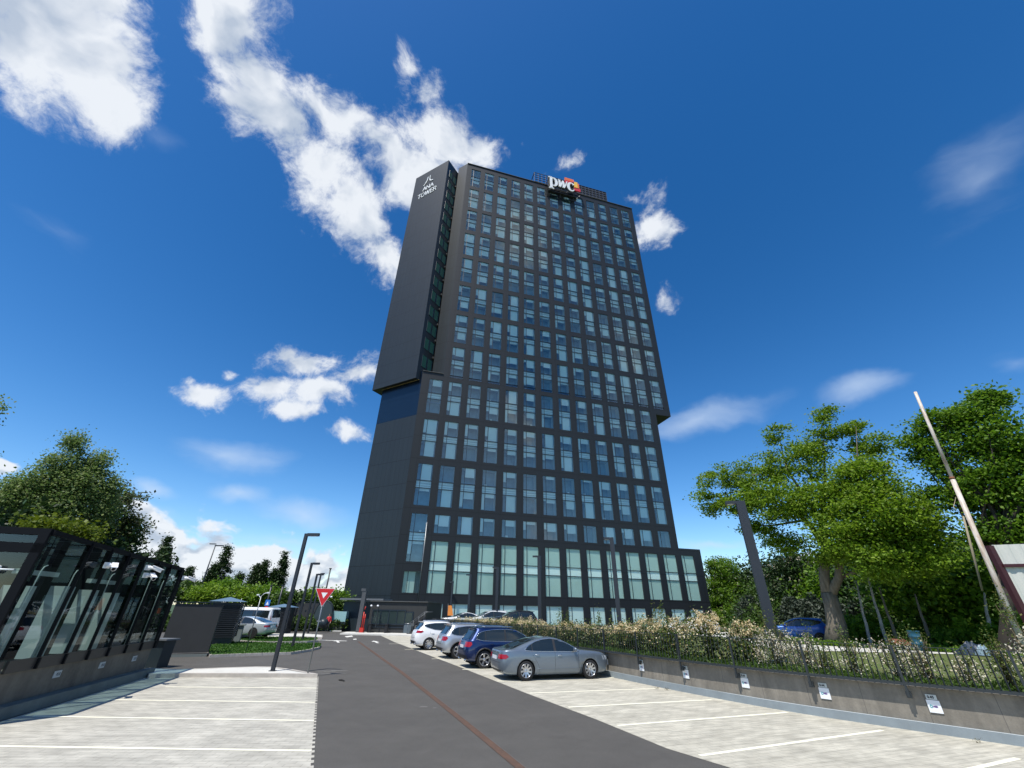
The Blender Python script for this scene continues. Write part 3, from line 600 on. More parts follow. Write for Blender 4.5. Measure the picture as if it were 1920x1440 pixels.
# painted arrows
mb = MB()
def arrow(o, d, bend):
    d = d.normalized(); n = Vector((-d.y, d.x, 0))
    def q(*pts): mb.face([o+d*a+n*b+Z*.008 for a, b in pts])
    q((-1.2, -.09), (.4, -.09), (.4, .09), (-1.2, .09))
    if bend: q((.4, -.09), (.58, -.09), (.58, 1.0), (.4, 1.0)); q((.1, 1.0), (.88, 1.0), (.49, 1.8))
    else: q((.4, -.32), (.4, .32), (1.5, 0))
dr = (RE[-1]-RE[3]).normalized()
arrow(gp(633, 1203), dr, False); arrow(gp(705, 1204), dr, False)
a = gp(625, 1201.5); mb.face([a+Vector(v) for v in ((-1.6, .35, .009), (1.1, -.25, .009), (1.1, .15, .009), (-1.6, .75, .009))]); mb.face([gp(x, y, .009) for x, y in ((646, 1193), (660, 1191.5), (662, 1193.5), (650, 1195))]); mb.face([gp(x, y, .009) for x, y in ((662, 1198), (668, 1197.5), (669, 1199), (663, 1199.5))])
struct('road_arrows', mb, mat('arrow_white', (.75, .74, .68), .7, var=.2, scale=8))
# pale scuffs and a dropped rag on the asphalt
mb = MB()
for x, y, w_, h_ in ((610,1259,.5,.1),(620,1263,.7,.08),(635,1258,.4,.1),(794,1326,.12,.06),(815,1328,.06,.05)):
    a = gp(x, y); mb.face([a+Vector(v) for v in ((-w_, -h_, .007), (w_*.8, -h_*.6, .007), (w_, h_, .007), (-w_*.7, h_*.8, .007))])
struct('asphalt_scuffs', mb, mat('scuff', (.20, .195, .18), .9, var=.3, scale=20))
mb = MB(); a = gp(641, 1277); mb.tube([a+Vector((-.15, .1, .02)), a+Vector((-.02, .02, .03)), a+Vector((.05, -.03, .02)), a+Vector((.12, -.1, .02))], [.02, .035, .03, .02], 6)
tag(mb.build('rag', mat('black_rag', (.02, .02, .02), .9)), 'small crumpled black rag lying on the asphalt near the yield sign', 'rag')
# kerbed islands
KERB = mat('kerb_stone', (.50, .46, .41), .8, var=.25, scale=3, bump=.2); PAVW = mat('pale_concrete_paving', (.62, .61, .56), .85, var=.15, scale=2, bump=.2)
GRS = mat('lawn', (.045, .13, .012), .9, col2=(.03, .085, .012), scale=2.5, bump=.8, bscale=90)
def island(name, poly, h, top, kw=.14):
    mb = MB(); c = sum((Vector((p[0], p[1], 0)) for p in poly), Vector())/len(poly)
    inner = []
    n = len(poly)
    for i in range(n):
        a, b, d = Vector((*poly[i-1][:2], 0)), Vector((*poly[i][:2], 0)), Vector((*poly[(i+1) % n][:2], 0))
        v = ((a-b).normalized()+(d-b).normalized()); 
        if v.length < .05: e = (d-b).normalized(); v = Vector((-e.y, e.x, 0))
        v.normalize(); v = v if v.dot(c-b) > 0 else -v; inner.append(b+v*kw*1.2)
    for i in range(n):
        a, b = poly[i], poly[(i+1) % n]; ia, ib = inner[i], inner[(i+1) % n]
        mb.face([(a[0], a[1], 0), (b[0], b[1], 0), (b[0], b[1], h), (a[0], a[1], h)]); mb.face([(a[0], a[1], h), (b[0], b[1], h), (ib.x, ib.y, h), (ia.x, ia.y, h)])
    mb.face([(p.x, p.y, h-.004) for p in inner], 1)
    return struct(name, mb, [KERB, top])
isl = [gp(x, y)[:] for x, y in ((594.5,1271),(480,1270.5),(344,1270.5),(276,1272))] + [gp(x, y, .13)[:] for x, y in ((279,1252),(330,1254.5),(380,1253),(430,1251),(480,1249.5),(510,1249.8),(550,1255),(589,1262))]
island('pavement_island', isl, .13, PAVW)
g1 = [gp(x, y)[:] for x, y in ((392,1233),(440,1231),(500,1229),(545,1227.5),(580,1222),(599,1217),(602,1212),(594,1209.5),(560,1210.5),(500,1209),(450,1207.5),(420,1208),(385,1216))]
island('grass_island', g1, .12, GRS, .1)
g2 = [gp(x, y)[:] for x, y in ((437,1203),(480,1206),(530,1206.5),(575,1205.5),(596,1203.5),(594,1199.5),(540,1198),(478,1197.5),(460,1198.5))]
island('grass_island', g2, .12, GRS, .1)
g3 = [gp(x, y)[:] for x, y in ((493,1196.5),(520,1197.5),(560,1196.5),(604,1198),(604,1193.5),(570,1191),(530,1190),(497,1190.5))]
island('pavement_island', g3, .14, PAVW, .1)
# pale strip of pavement before the entrance buildings
mb = MB(); mb.prism([gp(x, y)[:2] for x, y in ((637,1190),(760,1193),(782,1194.5),(782,1189.5),(700,1188),(650,1187))], 0, .12); struct('entrance_kerb', mb, PAVW)
mb = MB(); mb.prism([gp(x, y)[:2] for x, y in ((600,1183.5),(640,1184.5),(640,1182),(600,1181.5))], 0, .1); struct('entrance_kerb', mb, PAVW)
def _in(p, poly):
    c = False
    for (x1, y1), (x2, y2) in zip(poly, poly[1:]+poly[:1]):
        if (y1 > p[1]) != (y2 > p[1]) and p[0] < (x2-x1)*(p[1]-y1)/(y2-y1)+x1: c = not c
    return c
LAWN = []
for pg_, n_ in ((g1, 9000), (g2, 4000)):
    pl_ = [(q[0], q[1]) for q in pg_]; xs_ = [q[0] for q in pl_]; ys_ = [q[1] for q in pl_]
    while n_ > 0:
        q = (random.uniform(min(xs_), max(xs_)), random.uniform(min(ys_), max(ys_))); n_ -= 1
        if _in(q, pl_): LAWN.append((q[0], q[1], .12+random.random()*.06))
# terrace behind the retaining wall
mb = MB(); mb.face([(p.x+.1, p.y+.05, zt(p.y)) for p in WPS]+[(-8, 150, zt(150)), (220, 150, zt(150)), (220, -6, zt(-6))])
struct('terrace', mb, GRASS)
def tz(x, y, e): p = gp(x, y, .81); return Vector((p.x, p.y, zt(p.y)+e))
mb = MB(); B_ = [tz(x, y, .012) for x, y in ((1160,1184),(1350,1192),(1420,1212),(1500,1220),(1640,1224),(1800,1228),(2100,1236))]; T_ = [tz(x, y, .012) for x, y in ((1160,1176),(1350,1180),(1420,1195),(1500,1204),(1640,1209),(1800,1207),(2100,1210))]
mb.grid([B_, T_][::-1], 0, False)
struct('terrace_road', mb, mat('bright_concrete', (.58, .57, .52), .85, var=.12, scale=.6))
mb = MB(); mb.grid([[tz(x, y, .018) for x, y in ((1620,1210.5),(1750,1209.5),(1830,1207),(2100,1209))], [tz(x, y, .018) for x, y in ((1620,1208.5),(1750,1203),(1830,1200),(2100,1201))]], 0, False)
struct('gravel_strip', mb, mat('gravel', (.33, .28, .19), .95, var=.4, scale=6))
mb = MB(); mb.grid([[FP(u, o, 0)+Z*(zt(FP(u, o, 0).y)+.012) for u in (-1.0, 20, 52)] for o in (1.1, 14)], 0, False); struct('terrace_parking', mb, ASPH)
# retaining wall
def concmat(name, col, streakx=1.6, joint=1.3):
    m = mat(name, col, .85, var=.38, scale=1.5, bump=.15, bscale=30, streak=(1.6, 1.6, .3)); detail(m, 9, .12); detail(m, 1.1, .16)
    return m
CONC = concmat('concrete_wall', (.25, .225, .185)); LEDG = mat('ledge_blue_grey', (.25, .29, .31), .75, var=.2, scale=2, bump=.1)
mb = MB(); lg = MB(); jn = MB(); s0_, s1_ = 0.0, WL[-1]; P_ = []; Q_ = []
ss = np.arange(s0_, s1_, .5)
for s in ss:
    p, d, n = on_path(s); zz = zt(p.y)
    P_.append([p-n*.1+Z*0, p-n*.1+Z*zz, p-n*.32+Z*zz, p-n*.32]); Q_.append([p+Z*-.01, p+Z*.2, p-n*.11+Z*.2])
mb.grid(P_, 0, False); lg.grid(Q_, 0, False)
wallr = thing('retaining_wall', on_path(20)[0], 'curved grey concrete retaining wall holding up the planted terrace along the right bays', 'retaining wall', world=True)
mb.build('concrete_face', CONC, wallr); lg.build('base_ledge', LEDG, wallr)
mb = MB()
for s in np.arange(9, s1_-2, 1.27):
    p, d, n = on_path(s); mb.box(p-n*.1+Z*(.2+(zt(p.y)-.2)/2), (.012, .004, zt(p.y)-.2), ax=(d, n, Z))
mb.build('wall_joint', mat('joint_dark', (.13, .12, .105), .9), wallr)
mb = MB(); mb.tube([on_path(s)[0]+Z*.2+on_path(s)[2]*-.004 for s in ss[:60]], .006, 4); mb.build('ledge_edge', mat('edge_highlight', (.5, .53, .54), .7), wallr)  # pale line paints the highlight along the ledge's top edge
# railing on the wall
RAIL = mat('railing_steel', (.022, .028, .032), .42)
rail = thing('terrace_railing', on_path(20)[0]+Z*.9, 'dark steel railing of close vertical bars on top of the curved concrete retaining wall', 'railing', world=True)
HB = .83; mb = MB(); tr_ = MB(); P1_ = []; P2_ = []
for s in np.arange(12, s1_, .4):
    p, d, n = on_path(s, .05); zz = zt(p.y)+.03
    P1_.append([p+n*.05+Z*zz, p+n*.05+Z*(zz+.055), p-n*.17+Z*(zz+.055), p-n*.17+Z*zz]); P2_.append([p+n*.012+Z*(zz+HB), p+n*.012+Z*(zz+HB+.012), p-n*.03+Z*(zz+HB+.012), p-n*.03+Z*(zz+HB)])
mb.grid(P1_, 0, False, True); mb.build('bottom_rail', RAIL, rail); tr_.grid(P2_, 0, False, True); tr_.build('top_rail', RAIL, rail)
mb = MB()
for s in np.arange(12, s1_, .135):
    p, d, n = on_path(s, .05); zz = zt(p.y)+.06; mb.box(p+Z*(zz+HB/2-.02), (.012, .035, HB-.02), ax=((d*.8+n*.6).normalized(), (n*.8-d*.6).normalized(), Z))
mb.build('bars', RAIL, rail)
for s in np.arange(18.2, s1_, 2.1):
    mb = MB(); p, d, n = on_path(s, .075); zz = zt(p.y); mb.box(p+Z*(zz+.33), (.05, .045, 1.1), ax=(d, n, Z)); mb.box(p-n*.06+Z*(zz-.17), (.11, .09, .13), ax=(d, n, Z)); mb.build('post', RAIL, rail)
# number plates on the wall
PL = mat('plate_white', (.80, .82, .84), .45); PLG = mat('plate_grey', (.52, .56, .54), .5); INK = mat('ink_black', (.02, .02, .025), .6); TEAL = mat('logo_teal', (.02, .33, .36), .5); PUR = mat('logo_purple', (.12, .05, .22), .5)
def proj(P):
    v = P-EYE; z = v.dot(FWD); return 960+FPX*v.dot(RGT)/z, 720-FPX*v.dot(UP)/z
def s_for_px(x, z):
    return min(np.arange(4, 45, .02), key=lambda s: abs(proj(on_path(s, -.1, z)[0])[0]-x))
for x, num, desc in ((1750, '0.45', 'white bay plate on the retaining wall nearest the right edge of the view'), (1545, '0.44', 'white bay plate on the retaining wall left of the nearest railing bracket, second largest'), (1396, '0.43', 'white bay plate on the retaining wall third from the right edge of the view'),
                     (1286, '0.42', 'white bay plate on the retaining wall above the third bay line from the right'), (1203, '0.41', 'white bay plate on the retaining wall two plates right of the grey liftback nose'), (1137, '0.40', 'white bay plate on the wall beside the nose of the grey liftback car')):
    s = s_for_px(x, .6); p, d, n = on_path(s, -.1); ex = -d
    if proj(p+ex)[0] < proj(p)[0]: ex = -ex
    r = thing('bay_plate', p+Z*.6, desc, 'bay sign', 'bay plates on the retaining wall', world=True)
    mb = MB(); mb.box(p+n*.012+Z*.72, (.20, .012, .10), ax=(ex, n, Z)); mb.build('number_panel', PLG, r)
    mb = MB(); mb.box(p+n*.014+Z*.535, (.245, .014, .25), ax=(ex, n, Z)); mb.build('panel', PL, r)
    mb = MB(); text(mb, num, p+n*.021+ex*-.068+Z*.698, ex, Z, n, .045, .011, .004); mb.build('lettering', INK, r)
    mb = MB(); c = p+n*.024+ex*-.06+Z*.535
    for k in range(12):
        a0, a1 = 2*pi*k/12, 2*pi*(k+1)/12
        if k % 6 in (0, 1, 2, 3, 4): mb.bar(c+ex*cos(a0)*.024+Z*sin(a0)*.024, c+ex*cos(a1)*.024+Z*sin(a1)*.024,   .004, .015, up=(ex*cos(a0)+Z*sin(a0)))
    mb.build('round_mark', TEAL, r)
    mb = MB(); text(mb, 'MSD', p+n*.022+ex*-.022+Z*.52, ex, Z, n, .032, .010, .004); mb.build('mark_letters', PUR, r)
# weeds at the foot of the wall
LWEED = leafmat('weed_leaf', [(.05, .07, .02), (.10, .09, .04), (.13, .08, .05)])
# ================================================================== FOLIAGE
def leaves(name, mats, pts, size, parent=None, origin=None, mis=None, up=.35, asp=.62):
    """pts (n,3) centres; one small folded quad per leaf, all in one mesh"""
    pts = np.asarray(pts, dtype=np.float64); n = len(pts)
    a = rng.normal(size=(n, 3)); a /= np.linalg.norm(a, axis=1)[:, None]
    nn = rng.normal(size=(n, 3)); nn[:, 2] = np.abs(nn[:, 2])+up; nn /= np.linalg.norm(nn, axis=1)[:, None]
    a -= nn*(a*nn).sum(1)[:, None]; a /= np.linalg.norm(a, axis=1)[:, None]; b = np.cross(nn, a)
    s = (size*rng.uniform(.6, 1.35, n))[:, None]/2
    o = np.array(origin if origin is not None else (0, 0, 0)); pts = pts-o
    V = np.empty((n, 4, 3)); V[:, 0] = pts-a*s; V[:, 1] = pts+b*s*asp-a*s*.1; V[:, 2] = pts+a*s; V[:, 3] = pts-b*s*asp+a*s*.15
    me = bpy.data.meshes.new(name); me.vertices.add(n*4); me.vertices.foreach_set('co', V.ravel()); me.loops.add(n*4); me.loops.foreach_set('vertex_index', np.arange(n*4, dtype=np.int32))
    me.polygons.add(n); me.polygons.foreach_set('loop_start', np.arange(0, n*4, 4, dtype=np.int32)); me.polygons.foreach_set('loop_total', np.full(n, 4, dtype=np.int32))
    for m in (mats if isinstance(mats, list) else [mats]): me.materials.append(m)
    if mis is not None: me.polygons.foreach_set('material_index', np.asarray(mis, dtype=np.int32))
    me.update(calc_edges=True); ob = bpy.data.objects.new(name, me); C.objects.link(ob)
    if parent is not None: ob.parent = parent
    elif origin is not None: ob.location = origin
    return ob
def clumps(lobes, per, spread, flat=.6, shell=.55):
    """lobes: (centre, (rx,ry,rz), nclumps) -> leaf centres and clump centres"""
    out_, cs = [], []
    for c, r, nc, *sp_ in lobes:
        v = rng.normal(size=(nc, 3)); v /= np.linalg.norm(v, axis=1)[:, None]; rad = shell+(1-shell)*rng.random(nc)**.7; rad[rng.random(nc) < .25] *= .7
        cc_ = np.array(c)+v*rad[:, None]*np.array(r); cs.append(cc_)
        m = rng.integers(max(1, int(per*.5)), int(per*1.5)+2, nc); k = np.repeat(np.arange(nc), m)
        sc = (sp_[0] if sp_ else spread)*rng.uniform(.6, 1.4, nc); q = rng.normal(size=(len(k), 3))*np.array([1, 1, flat])*.5*sc[k][:, None]
        out_.append(cc_[k]+q)
    return np.concatenate(out_), np.concatenate(cs)
LG1 = leafmat('leaf_olive', [(.085, .15, .010), (.14, .25, .014), (.20, .33, .016), (.26, .36, .04)], .5)
LG2 = leafmat('leaf_green', [(.06, .135, .010), (.10, .21, .012), (.145, .27, .015), (.19, .31, .03)], .48)
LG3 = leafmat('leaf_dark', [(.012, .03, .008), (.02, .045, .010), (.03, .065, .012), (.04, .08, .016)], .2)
LG4 = leafmat('leaf_birch', [(.09, .155, .035), (.13, .21, .05), (.20, .28, .08), (.29, .34, .15)], .5)
LG5 = leafmat('leaf_yellow', [(.09, .13, .008), (.12, .17, .01), (.16, .20, .015)], .35)
LGH = leafmat('leaf_hedge', [(.032, .07, .010), (.05, .10, .012), (.075, .135, .018)], .3)
LGR = leafmat('leaf_greygreen', [(.035, .05, .03), (.05, .07, .045), (.07, .09, .06)], .2)
LROSE = leafmat('leaf_rose', [(.05, .10, .015), (.09, .15, .025), (.17, .17, .04), (.07, .14, .02)], .38)
FLOW = leafmat('blossom_cream', [(.80, .70, .42), (.66, .50, .26), (.88, .80, .58), (.48, .34, .14)], .35)
FLOW2 = leafmat('blossom_white', [(.66, .62, .46), (.74, .70, .58), (.45, .33, .20)], .3)
BARK = mat('bark', (.20, .17, .13), .9, col2=(.09, .075, .055), scale=3, bump=.8, bscale=12, streak=(3, 3, .5))
BARKD = mat('bark_dark', (.045, .036, .028), .9, var=.4, scale=3)
BARKW = mat('bark_birch', (.42, .40, .36), .8, var=.5, scale=4)
def limbs(mb, base, r0, tops, fork=.35, wob=.05, seg=7):
    base = Vector(base); c = sum((Vector(t) for t in tops), Vector())/len(tops); F_ = base.lerp(c, fork)
    F_ += Vector((rnd.uniform(-1, 1), rnd.uniform(-1, 1), 0))*(c-base).length*.02
    mb.tube([base-Z*.3, base+Z*.25, base.lerp(F_, .5)+Vector((rnd.uniform(-.1, .1), 0, 0)), F_], [r0*1.35, r0, r0*.8, r0*.68], 12)
    for t in tops:
        t = Vector(t); L_ = (t-F_).length; m1 = F_.lerp(t, .35)+Vector((rnd.uniform(-1, 1), rnd.uniform(-1, 1), rnd.uniform(0, 1.2)))*L_*wob*1.5; m2 = F_.lerp(t, .7)+Vector((rnd.uniform(-1, 1), rnd.uniform(-1, 1), rnd.uniform(-.3, 1)))*L_*wob*1.5
        k = .16+.22*rnd.random(); mb.tube([F_-Z*r0*.3, m1, m2, t], [r0*k*1.2, r0*k*.8, r0*k*.45, r0*.05], seg)
def tree(name, label, base, lobes, per, spread, leaf, m, bark=BARK, r0=.3, ntop=22, group=None, cat='tree', fork=.35, flat=.6, shell=.55, flowers=None, tops=None):
    o = thing(name, base, label, cat, group, world=True)
    P_, cs = clumps(lobes, per, spread, flat, shell); leaves('crown', m, P_, leaf, o, base)
    idx = rng.choice(len(cs), min(ntop, len(cs)), replace=False); mb = MB(); limbs(mb, base, r0, [cs[i] for i in idx]+(tops or []), fork); mb.build('trunk', bark, o)
    if flowers:
        k = rng.choice(len(P_), flowers, replace=False); f = P_[k]+np.array([0, 0, .05]); q = np.repeat(f, 5, axis=0)+rng.normal(size=(len(f)*5, 3))*np.array([.06, .06, .13]); leaves('blossoms', FLOW2, q, .17, o, base)
    return o
def lobe(x, y, dist, rx, ry, n, rd=None, sp=None):
    """crown lobe seen at a place in the view, real size from its distance"""
    c = at(x, y, dist); z = (c-EYE).dot(FWD); k = z/FPX; az = atan2(c.x, c.y)
    return (tuple(c), (rx*k*max(.75, cos(az)), (rd or rx)*k, ry*k/1.08), n) + ((sp,) if sp else ())
def gbase(x, y, z): p = gp(x, y, z); return (p.x, p.y, z)
zT = .8
# big spreading tree beside the blue car
D0 = 38; b = at(1562, 1195, D0); b = (b.x, b.y, zT-.1)
st_ = tree('spreading_tree', 'big spreading tree with forked grey trunk and airy olive green crown beside the blue car', b,
 [lobe(1545, 775, D0, 16, 22, 12, sp=.6), lobe(1550, 820, D0, 34, 34, 22, sp=.7), lobe(1605, 800, D0, 20, 22, 12, sp=.6), lobe(1625, 835, D0, 34, 28, 22, sp=.7), lobe(1460, 820, D0, 20, 26, 12, sp=.6), lobe(1450, 870, D0, 42, 36, 30, sp=.75), lobe(1510, 865, D0, 44, 40, 40, sp=.8), lobe(1400, 890, D0, 40, 30, 26, sp=.7), lobe(1345, 895, D0, 34, 26, 18, sp=.65), lobe(1330, 940, D0, 28, 30, 20, sp=.65), lobe(1385, 940, D0, 45, 34, 34, sp=.75),
  lobe(1450, 940, D0-1, 60, 45, 70, sp=.85), lobe(1530, 940, D0-1, 60, 50, 80), lobe(1620, 900, D0-2, 55, 50, 80), lobe(1640, 960, D0-3, 75, 60, 110), lobe(1700, 980, D0-2, 60, 50, 70), lobe(1580, 1000, D0-3, 60, 50, 75), lobe(1720, 1040, D0-2, 60, 46, 70), lobe(1650, 1050, D0-3, 70, 42, 70), lobe(1735, 940, D0, 26, 30, 16, sp=.7), lobe(1560, 1040, D0-1, 40, 18, 26, sp=.75), lobe(1440, 1005, D0, 26, 18, 16, sp=.6), lobe(1410, 985, D0, 18, 16, 10, sp=.55), lobe(1480, 1020, D0, 30, 22, 20, sp=.7)],
 95, .95, .19, LG1, r0=.3, ntop=6, fork=.55, flat=.42)
for c_ in [q for q in bpy.data.objects if q.parent == st_ and q.name.startswith('trunk')]: bpy.data.objects.remove(c_)
mb = MB()
def lim(pts, rs, dd=0): mb.tube([at(x, y, D0+dd*k_/3) if y < 1190 else Vector(b)-Z*.3 for k_, (x, y) in enumerate(pts)], rs, 9)
lim([(1562, 1195), (1568, 1170), (1560, 1135), (1553, 1112)], [.82, .56, .47, .46])
lim([(1553, 1116), (1545, 1080), (1548, 1030), (1540, 980), (1548, 920), (1545, 850), (1545, 780)], [.40, .32, .27, .20, .12, .05, .012]); lim([(1556, 1118), (1572, 1085), (1576, 1040), (1600, 985), (1612, 930), (1608, 860), (1605, 800)], [.32, .26, .21, .16, .10, .045, .01], -1)
lim([(1548, 1030), (1520, 985), (1480, 950), (1430, 925), (1385, 920), (1335, 935)], [.22, .18, .14, .1, .06, .02]); lim([(1540, 980), (1505, 925), (1475, 880), (1462, 825)], [.16, .11, .07, .02]); lim([(1510, 975), (1450, 985), (1415, 985)], [.1, .06, .02]); lim([(1576, 1040), (1640, 1000), (1700, 980), (1740, 950)], [.2, .14, .09, .03], -2)
lim([(1600, 985), (1650, 920), (1665, 860)], [.14, .08, .02], -1); lim([(1572, 1085), (1630, 1060), (1700, 1045)], [.15, .1, .04], -2); lim([(1548, 920), (1500, 870), (1490, 845)], [.1, .06, .02]); lim([(1462, 925), (1420, 890), (1350, 890)], [.08, .05, .02])
mb.v = [(x-b[0]*0, y, z) for x, y, z in mb.v]; mb.build('trunk', BARK, st_)
# tall tree at the right edge
D1 = 36; b = at(1880, 1200, D1); b = (b.x, b.y, zT)
tree('tall_tree', 'tall fresh green tree with dark trunk at the right edge behind the rusty pole', b,
 [lobe(1850, 755, D1, 30, 20, 16, sp=.7), lobe(1805, 775, D1, 34, 22, 18, sp=.75), lobe(1755, 795, D1, 40, 24, 22, sp=.8), lobe(1840, 800, D1, 50, 30, 30), lobe(1720, 835, D1, 24, 22, 14, sp=.65), lobe(1775, 845, D1, 50, 28, 30), lobe(1870, 830, D1, 46, 30, 26), lobe(1755, 880, D1, 30, 14, 10, sp=.6), lobe(1830, 890, D1, 55, 26, 34), lobe(1915, 860, D1, 40, 36, 30), lobe(1800, 925, D1, 36, 26, 20, sp=.8), lobe(1875, 930, D1, 60, 30, 36), lobe(1950, 920, D1, 50, 50, 30), lobe(1920, 990, D1, 50, 30, 26), lobe(1865, 1000, D1, 44, 22, 18)],
 105, .95, .20, LG2, bark=BARKD, r0=.36, flat=.45, ntop=20, fork=.42)
# horse chestnuts beyond the tower
for x, y, D_, lab in ((1362, 1190, 99, 'rounded chestnut tree with pale blossom just right of the tower'), (1490, 1190, 60, 'dark chestnut tree with pale blossom behind the leaning lamp post')):
    b = at(x, y, D_); b = (b.x, b.y, .5)
    if x < 1400: lb = [lobe(1350, 1062, D_, 26, 20, 30), lobe(1352, 1080, D_, 32, 30, 44), lobe(1370, 1110, D_, 42, 35, 60), lobe(1355, 1150, D_, 48, 32, 60), lobe(1395, 1150, D_, 28, 30, 30)]
    else: lb = [lobe(1500, 1058, D_, 24, 18, 24), lobe(1465, 1075, D_, 34, 28, 40), lobe(1495, 1085, D_, 30, 34, 40), lobe(1475, 1120, D_, 48, 34, 70), lobe(1500, 1155, D_, 48, 28, 50)]
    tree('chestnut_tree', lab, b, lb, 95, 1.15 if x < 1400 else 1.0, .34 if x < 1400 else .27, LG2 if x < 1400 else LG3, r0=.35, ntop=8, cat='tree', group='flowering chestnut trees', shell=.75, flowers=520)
# lighter young trees between them, and the wood behind
DW = 66
for i, (x, y, rx, ry, D_, m_, lab) in enumerate(((1334,1150,22,34,104,LGH,'slim yellow green young tree against the right end of the tower podium'), (1425,1140,32,48,DW,LGH,'light green young tree between the two flowering chestnut trees'), (1452,1165,30,26,56,LGH,'low bright green shrub behind the foot of the leaning lamp post'),
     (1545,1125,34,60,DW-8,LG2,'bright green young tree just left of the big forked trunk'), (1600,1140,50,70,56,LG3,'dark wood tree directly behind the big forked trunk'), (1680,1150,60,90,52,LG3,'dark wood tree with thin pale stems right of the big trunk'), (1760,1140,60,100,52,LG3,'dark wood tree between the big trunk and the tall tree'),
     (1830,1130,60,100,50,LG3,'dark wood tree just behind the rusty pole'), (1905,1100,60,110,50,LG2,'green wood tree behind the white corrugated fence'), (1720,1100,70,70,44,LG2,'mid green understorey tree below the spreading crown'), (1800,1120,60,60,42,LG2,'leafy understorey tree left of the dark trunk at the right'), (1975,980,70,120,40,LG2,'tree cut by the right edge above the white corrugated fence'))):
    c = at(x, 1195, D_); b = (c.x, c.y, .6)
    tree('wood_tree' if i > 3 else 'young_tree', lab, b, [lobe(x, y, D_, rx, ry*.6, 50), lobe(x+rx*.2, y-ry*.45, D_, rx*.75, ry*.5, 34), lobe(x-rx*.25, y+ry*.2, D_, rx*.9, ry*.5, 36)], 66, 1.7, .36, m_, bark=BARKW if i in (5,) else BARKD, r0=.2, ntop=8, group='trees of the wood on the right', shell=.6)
# thin bare stems in front of the dark wood
for i, (x0, y0, x1, y1, lab) in enumerate(((1628,1190,1618,1150,'short pale stem leaning in the dark wood right of the big trunk'), (1655,1180,1640,1130,'tallest pale birch stem in the dark wood right of the big trunk'), (1676,1182,1664,1150,'greyish stem between the pale stems in the dark wood'), (1738,1182,1728,1155,'brown broken stump in the middle of the dark wood'), (1855,1175,1850,1150,'slim pale stem beside the dark trunk near the white fence'))):
    D_ = 39; a = at(x0, y0, D_); c = at(x1, y1, D_); mb = MB(); a2 = Vector((a.x, a.y, zT-.3)); mb.tube([a2, a, a.lerp(c, .5)+Vector((.04, 0, 0)), c, c+(c-a)*1.6+Vector((.1, 0, 0))], [.11, .10, .085, .075, .04], 7)
    tag(mb.build('tree_stem', BARKW if i in (0, 1, 4) else BARK), lab, 'tree stem', 'bare stems in the wood')
# undergrowth and grey-green hedge
def hedge(name, mats, p0, p1, w, h, n, leaf, z0, kind='stuff', lumps=.3):
    p0 = np.array(p0, float); p1 = np.array(p1, float); t = rng.random(n); base = p0+(p1-p0)*t[:, None]
    d = (p1-p0)/np.linalg.norm(p1-p0); nn_ = np.array([-d[1], d[0]]); L_ = np.linalg.norm(p1-p0)
    hh = h*(1+lumps*np.sin(t*L_*.9+1)*.5+lumps*np.sin(t*L_*2.3)*.4+lumps*.5*np.sin(t*L_*5.1+2)); u = rng.random(n)**.45*hh; q = (rng.random(n)-.5)*w
    P_ = np.stack([base[:, 0]+nn_[0]*q, base[:, 1]+nn_[1]*q, z0+u*np.sqrt(np.clip(1-(2*q/w)**2*.6, .05, 1))], 1)
    return tag(leaves(name, mats, P_, leaf), kind=kind)
a, b = at(1405, 1190, 58), at(1620, 1190, 50); hedge('greygreen_hedge', LGR, (a.x, a.y), (b.x, b.y), 3, 3.0, 16000, .3, .4)
a, b = at(1440, 1190, 36), at(1990, 1190, 36); hedge('undergrowth', [LG2], (a.x+2, a.y+1), (b.x, b.y), 2.4, .32, 12000, .16, .75)
a, b = at(1600, 1190, 42), at(1960, 1190, 40); hedge('undergrowth', [LG2], (a.x, a.y), (b.x, b.y), 4, 1.5, 16000, .26, .7)
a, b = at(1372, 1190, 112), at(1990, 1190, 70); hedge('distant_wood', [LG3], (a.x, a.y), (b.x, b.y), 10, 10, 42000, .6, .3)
# grass blades on the terrace edge
n = 18000; s = rng.uniform(19, 62, n); P_ = []
for k in range(n):
    p, d, nn_ = on_path(s[k], -.35-2.0*rng.random()**1.3); P_.append((p.x, p.y, zt(p.y)+rng.random()*.16))
tag(leaves('terrace_grass', [LGH], P_, .12, up=-.4, asp=.3), kind='stuff')
tag(leaves('lawn_grass', [leafmat('lawn_blade', [(.03, .085, .01), (.05, .13, .012), (.08, .17, .02)], .3)], LAWN, .13, up=-.5, asp=.35), kind='stuff')
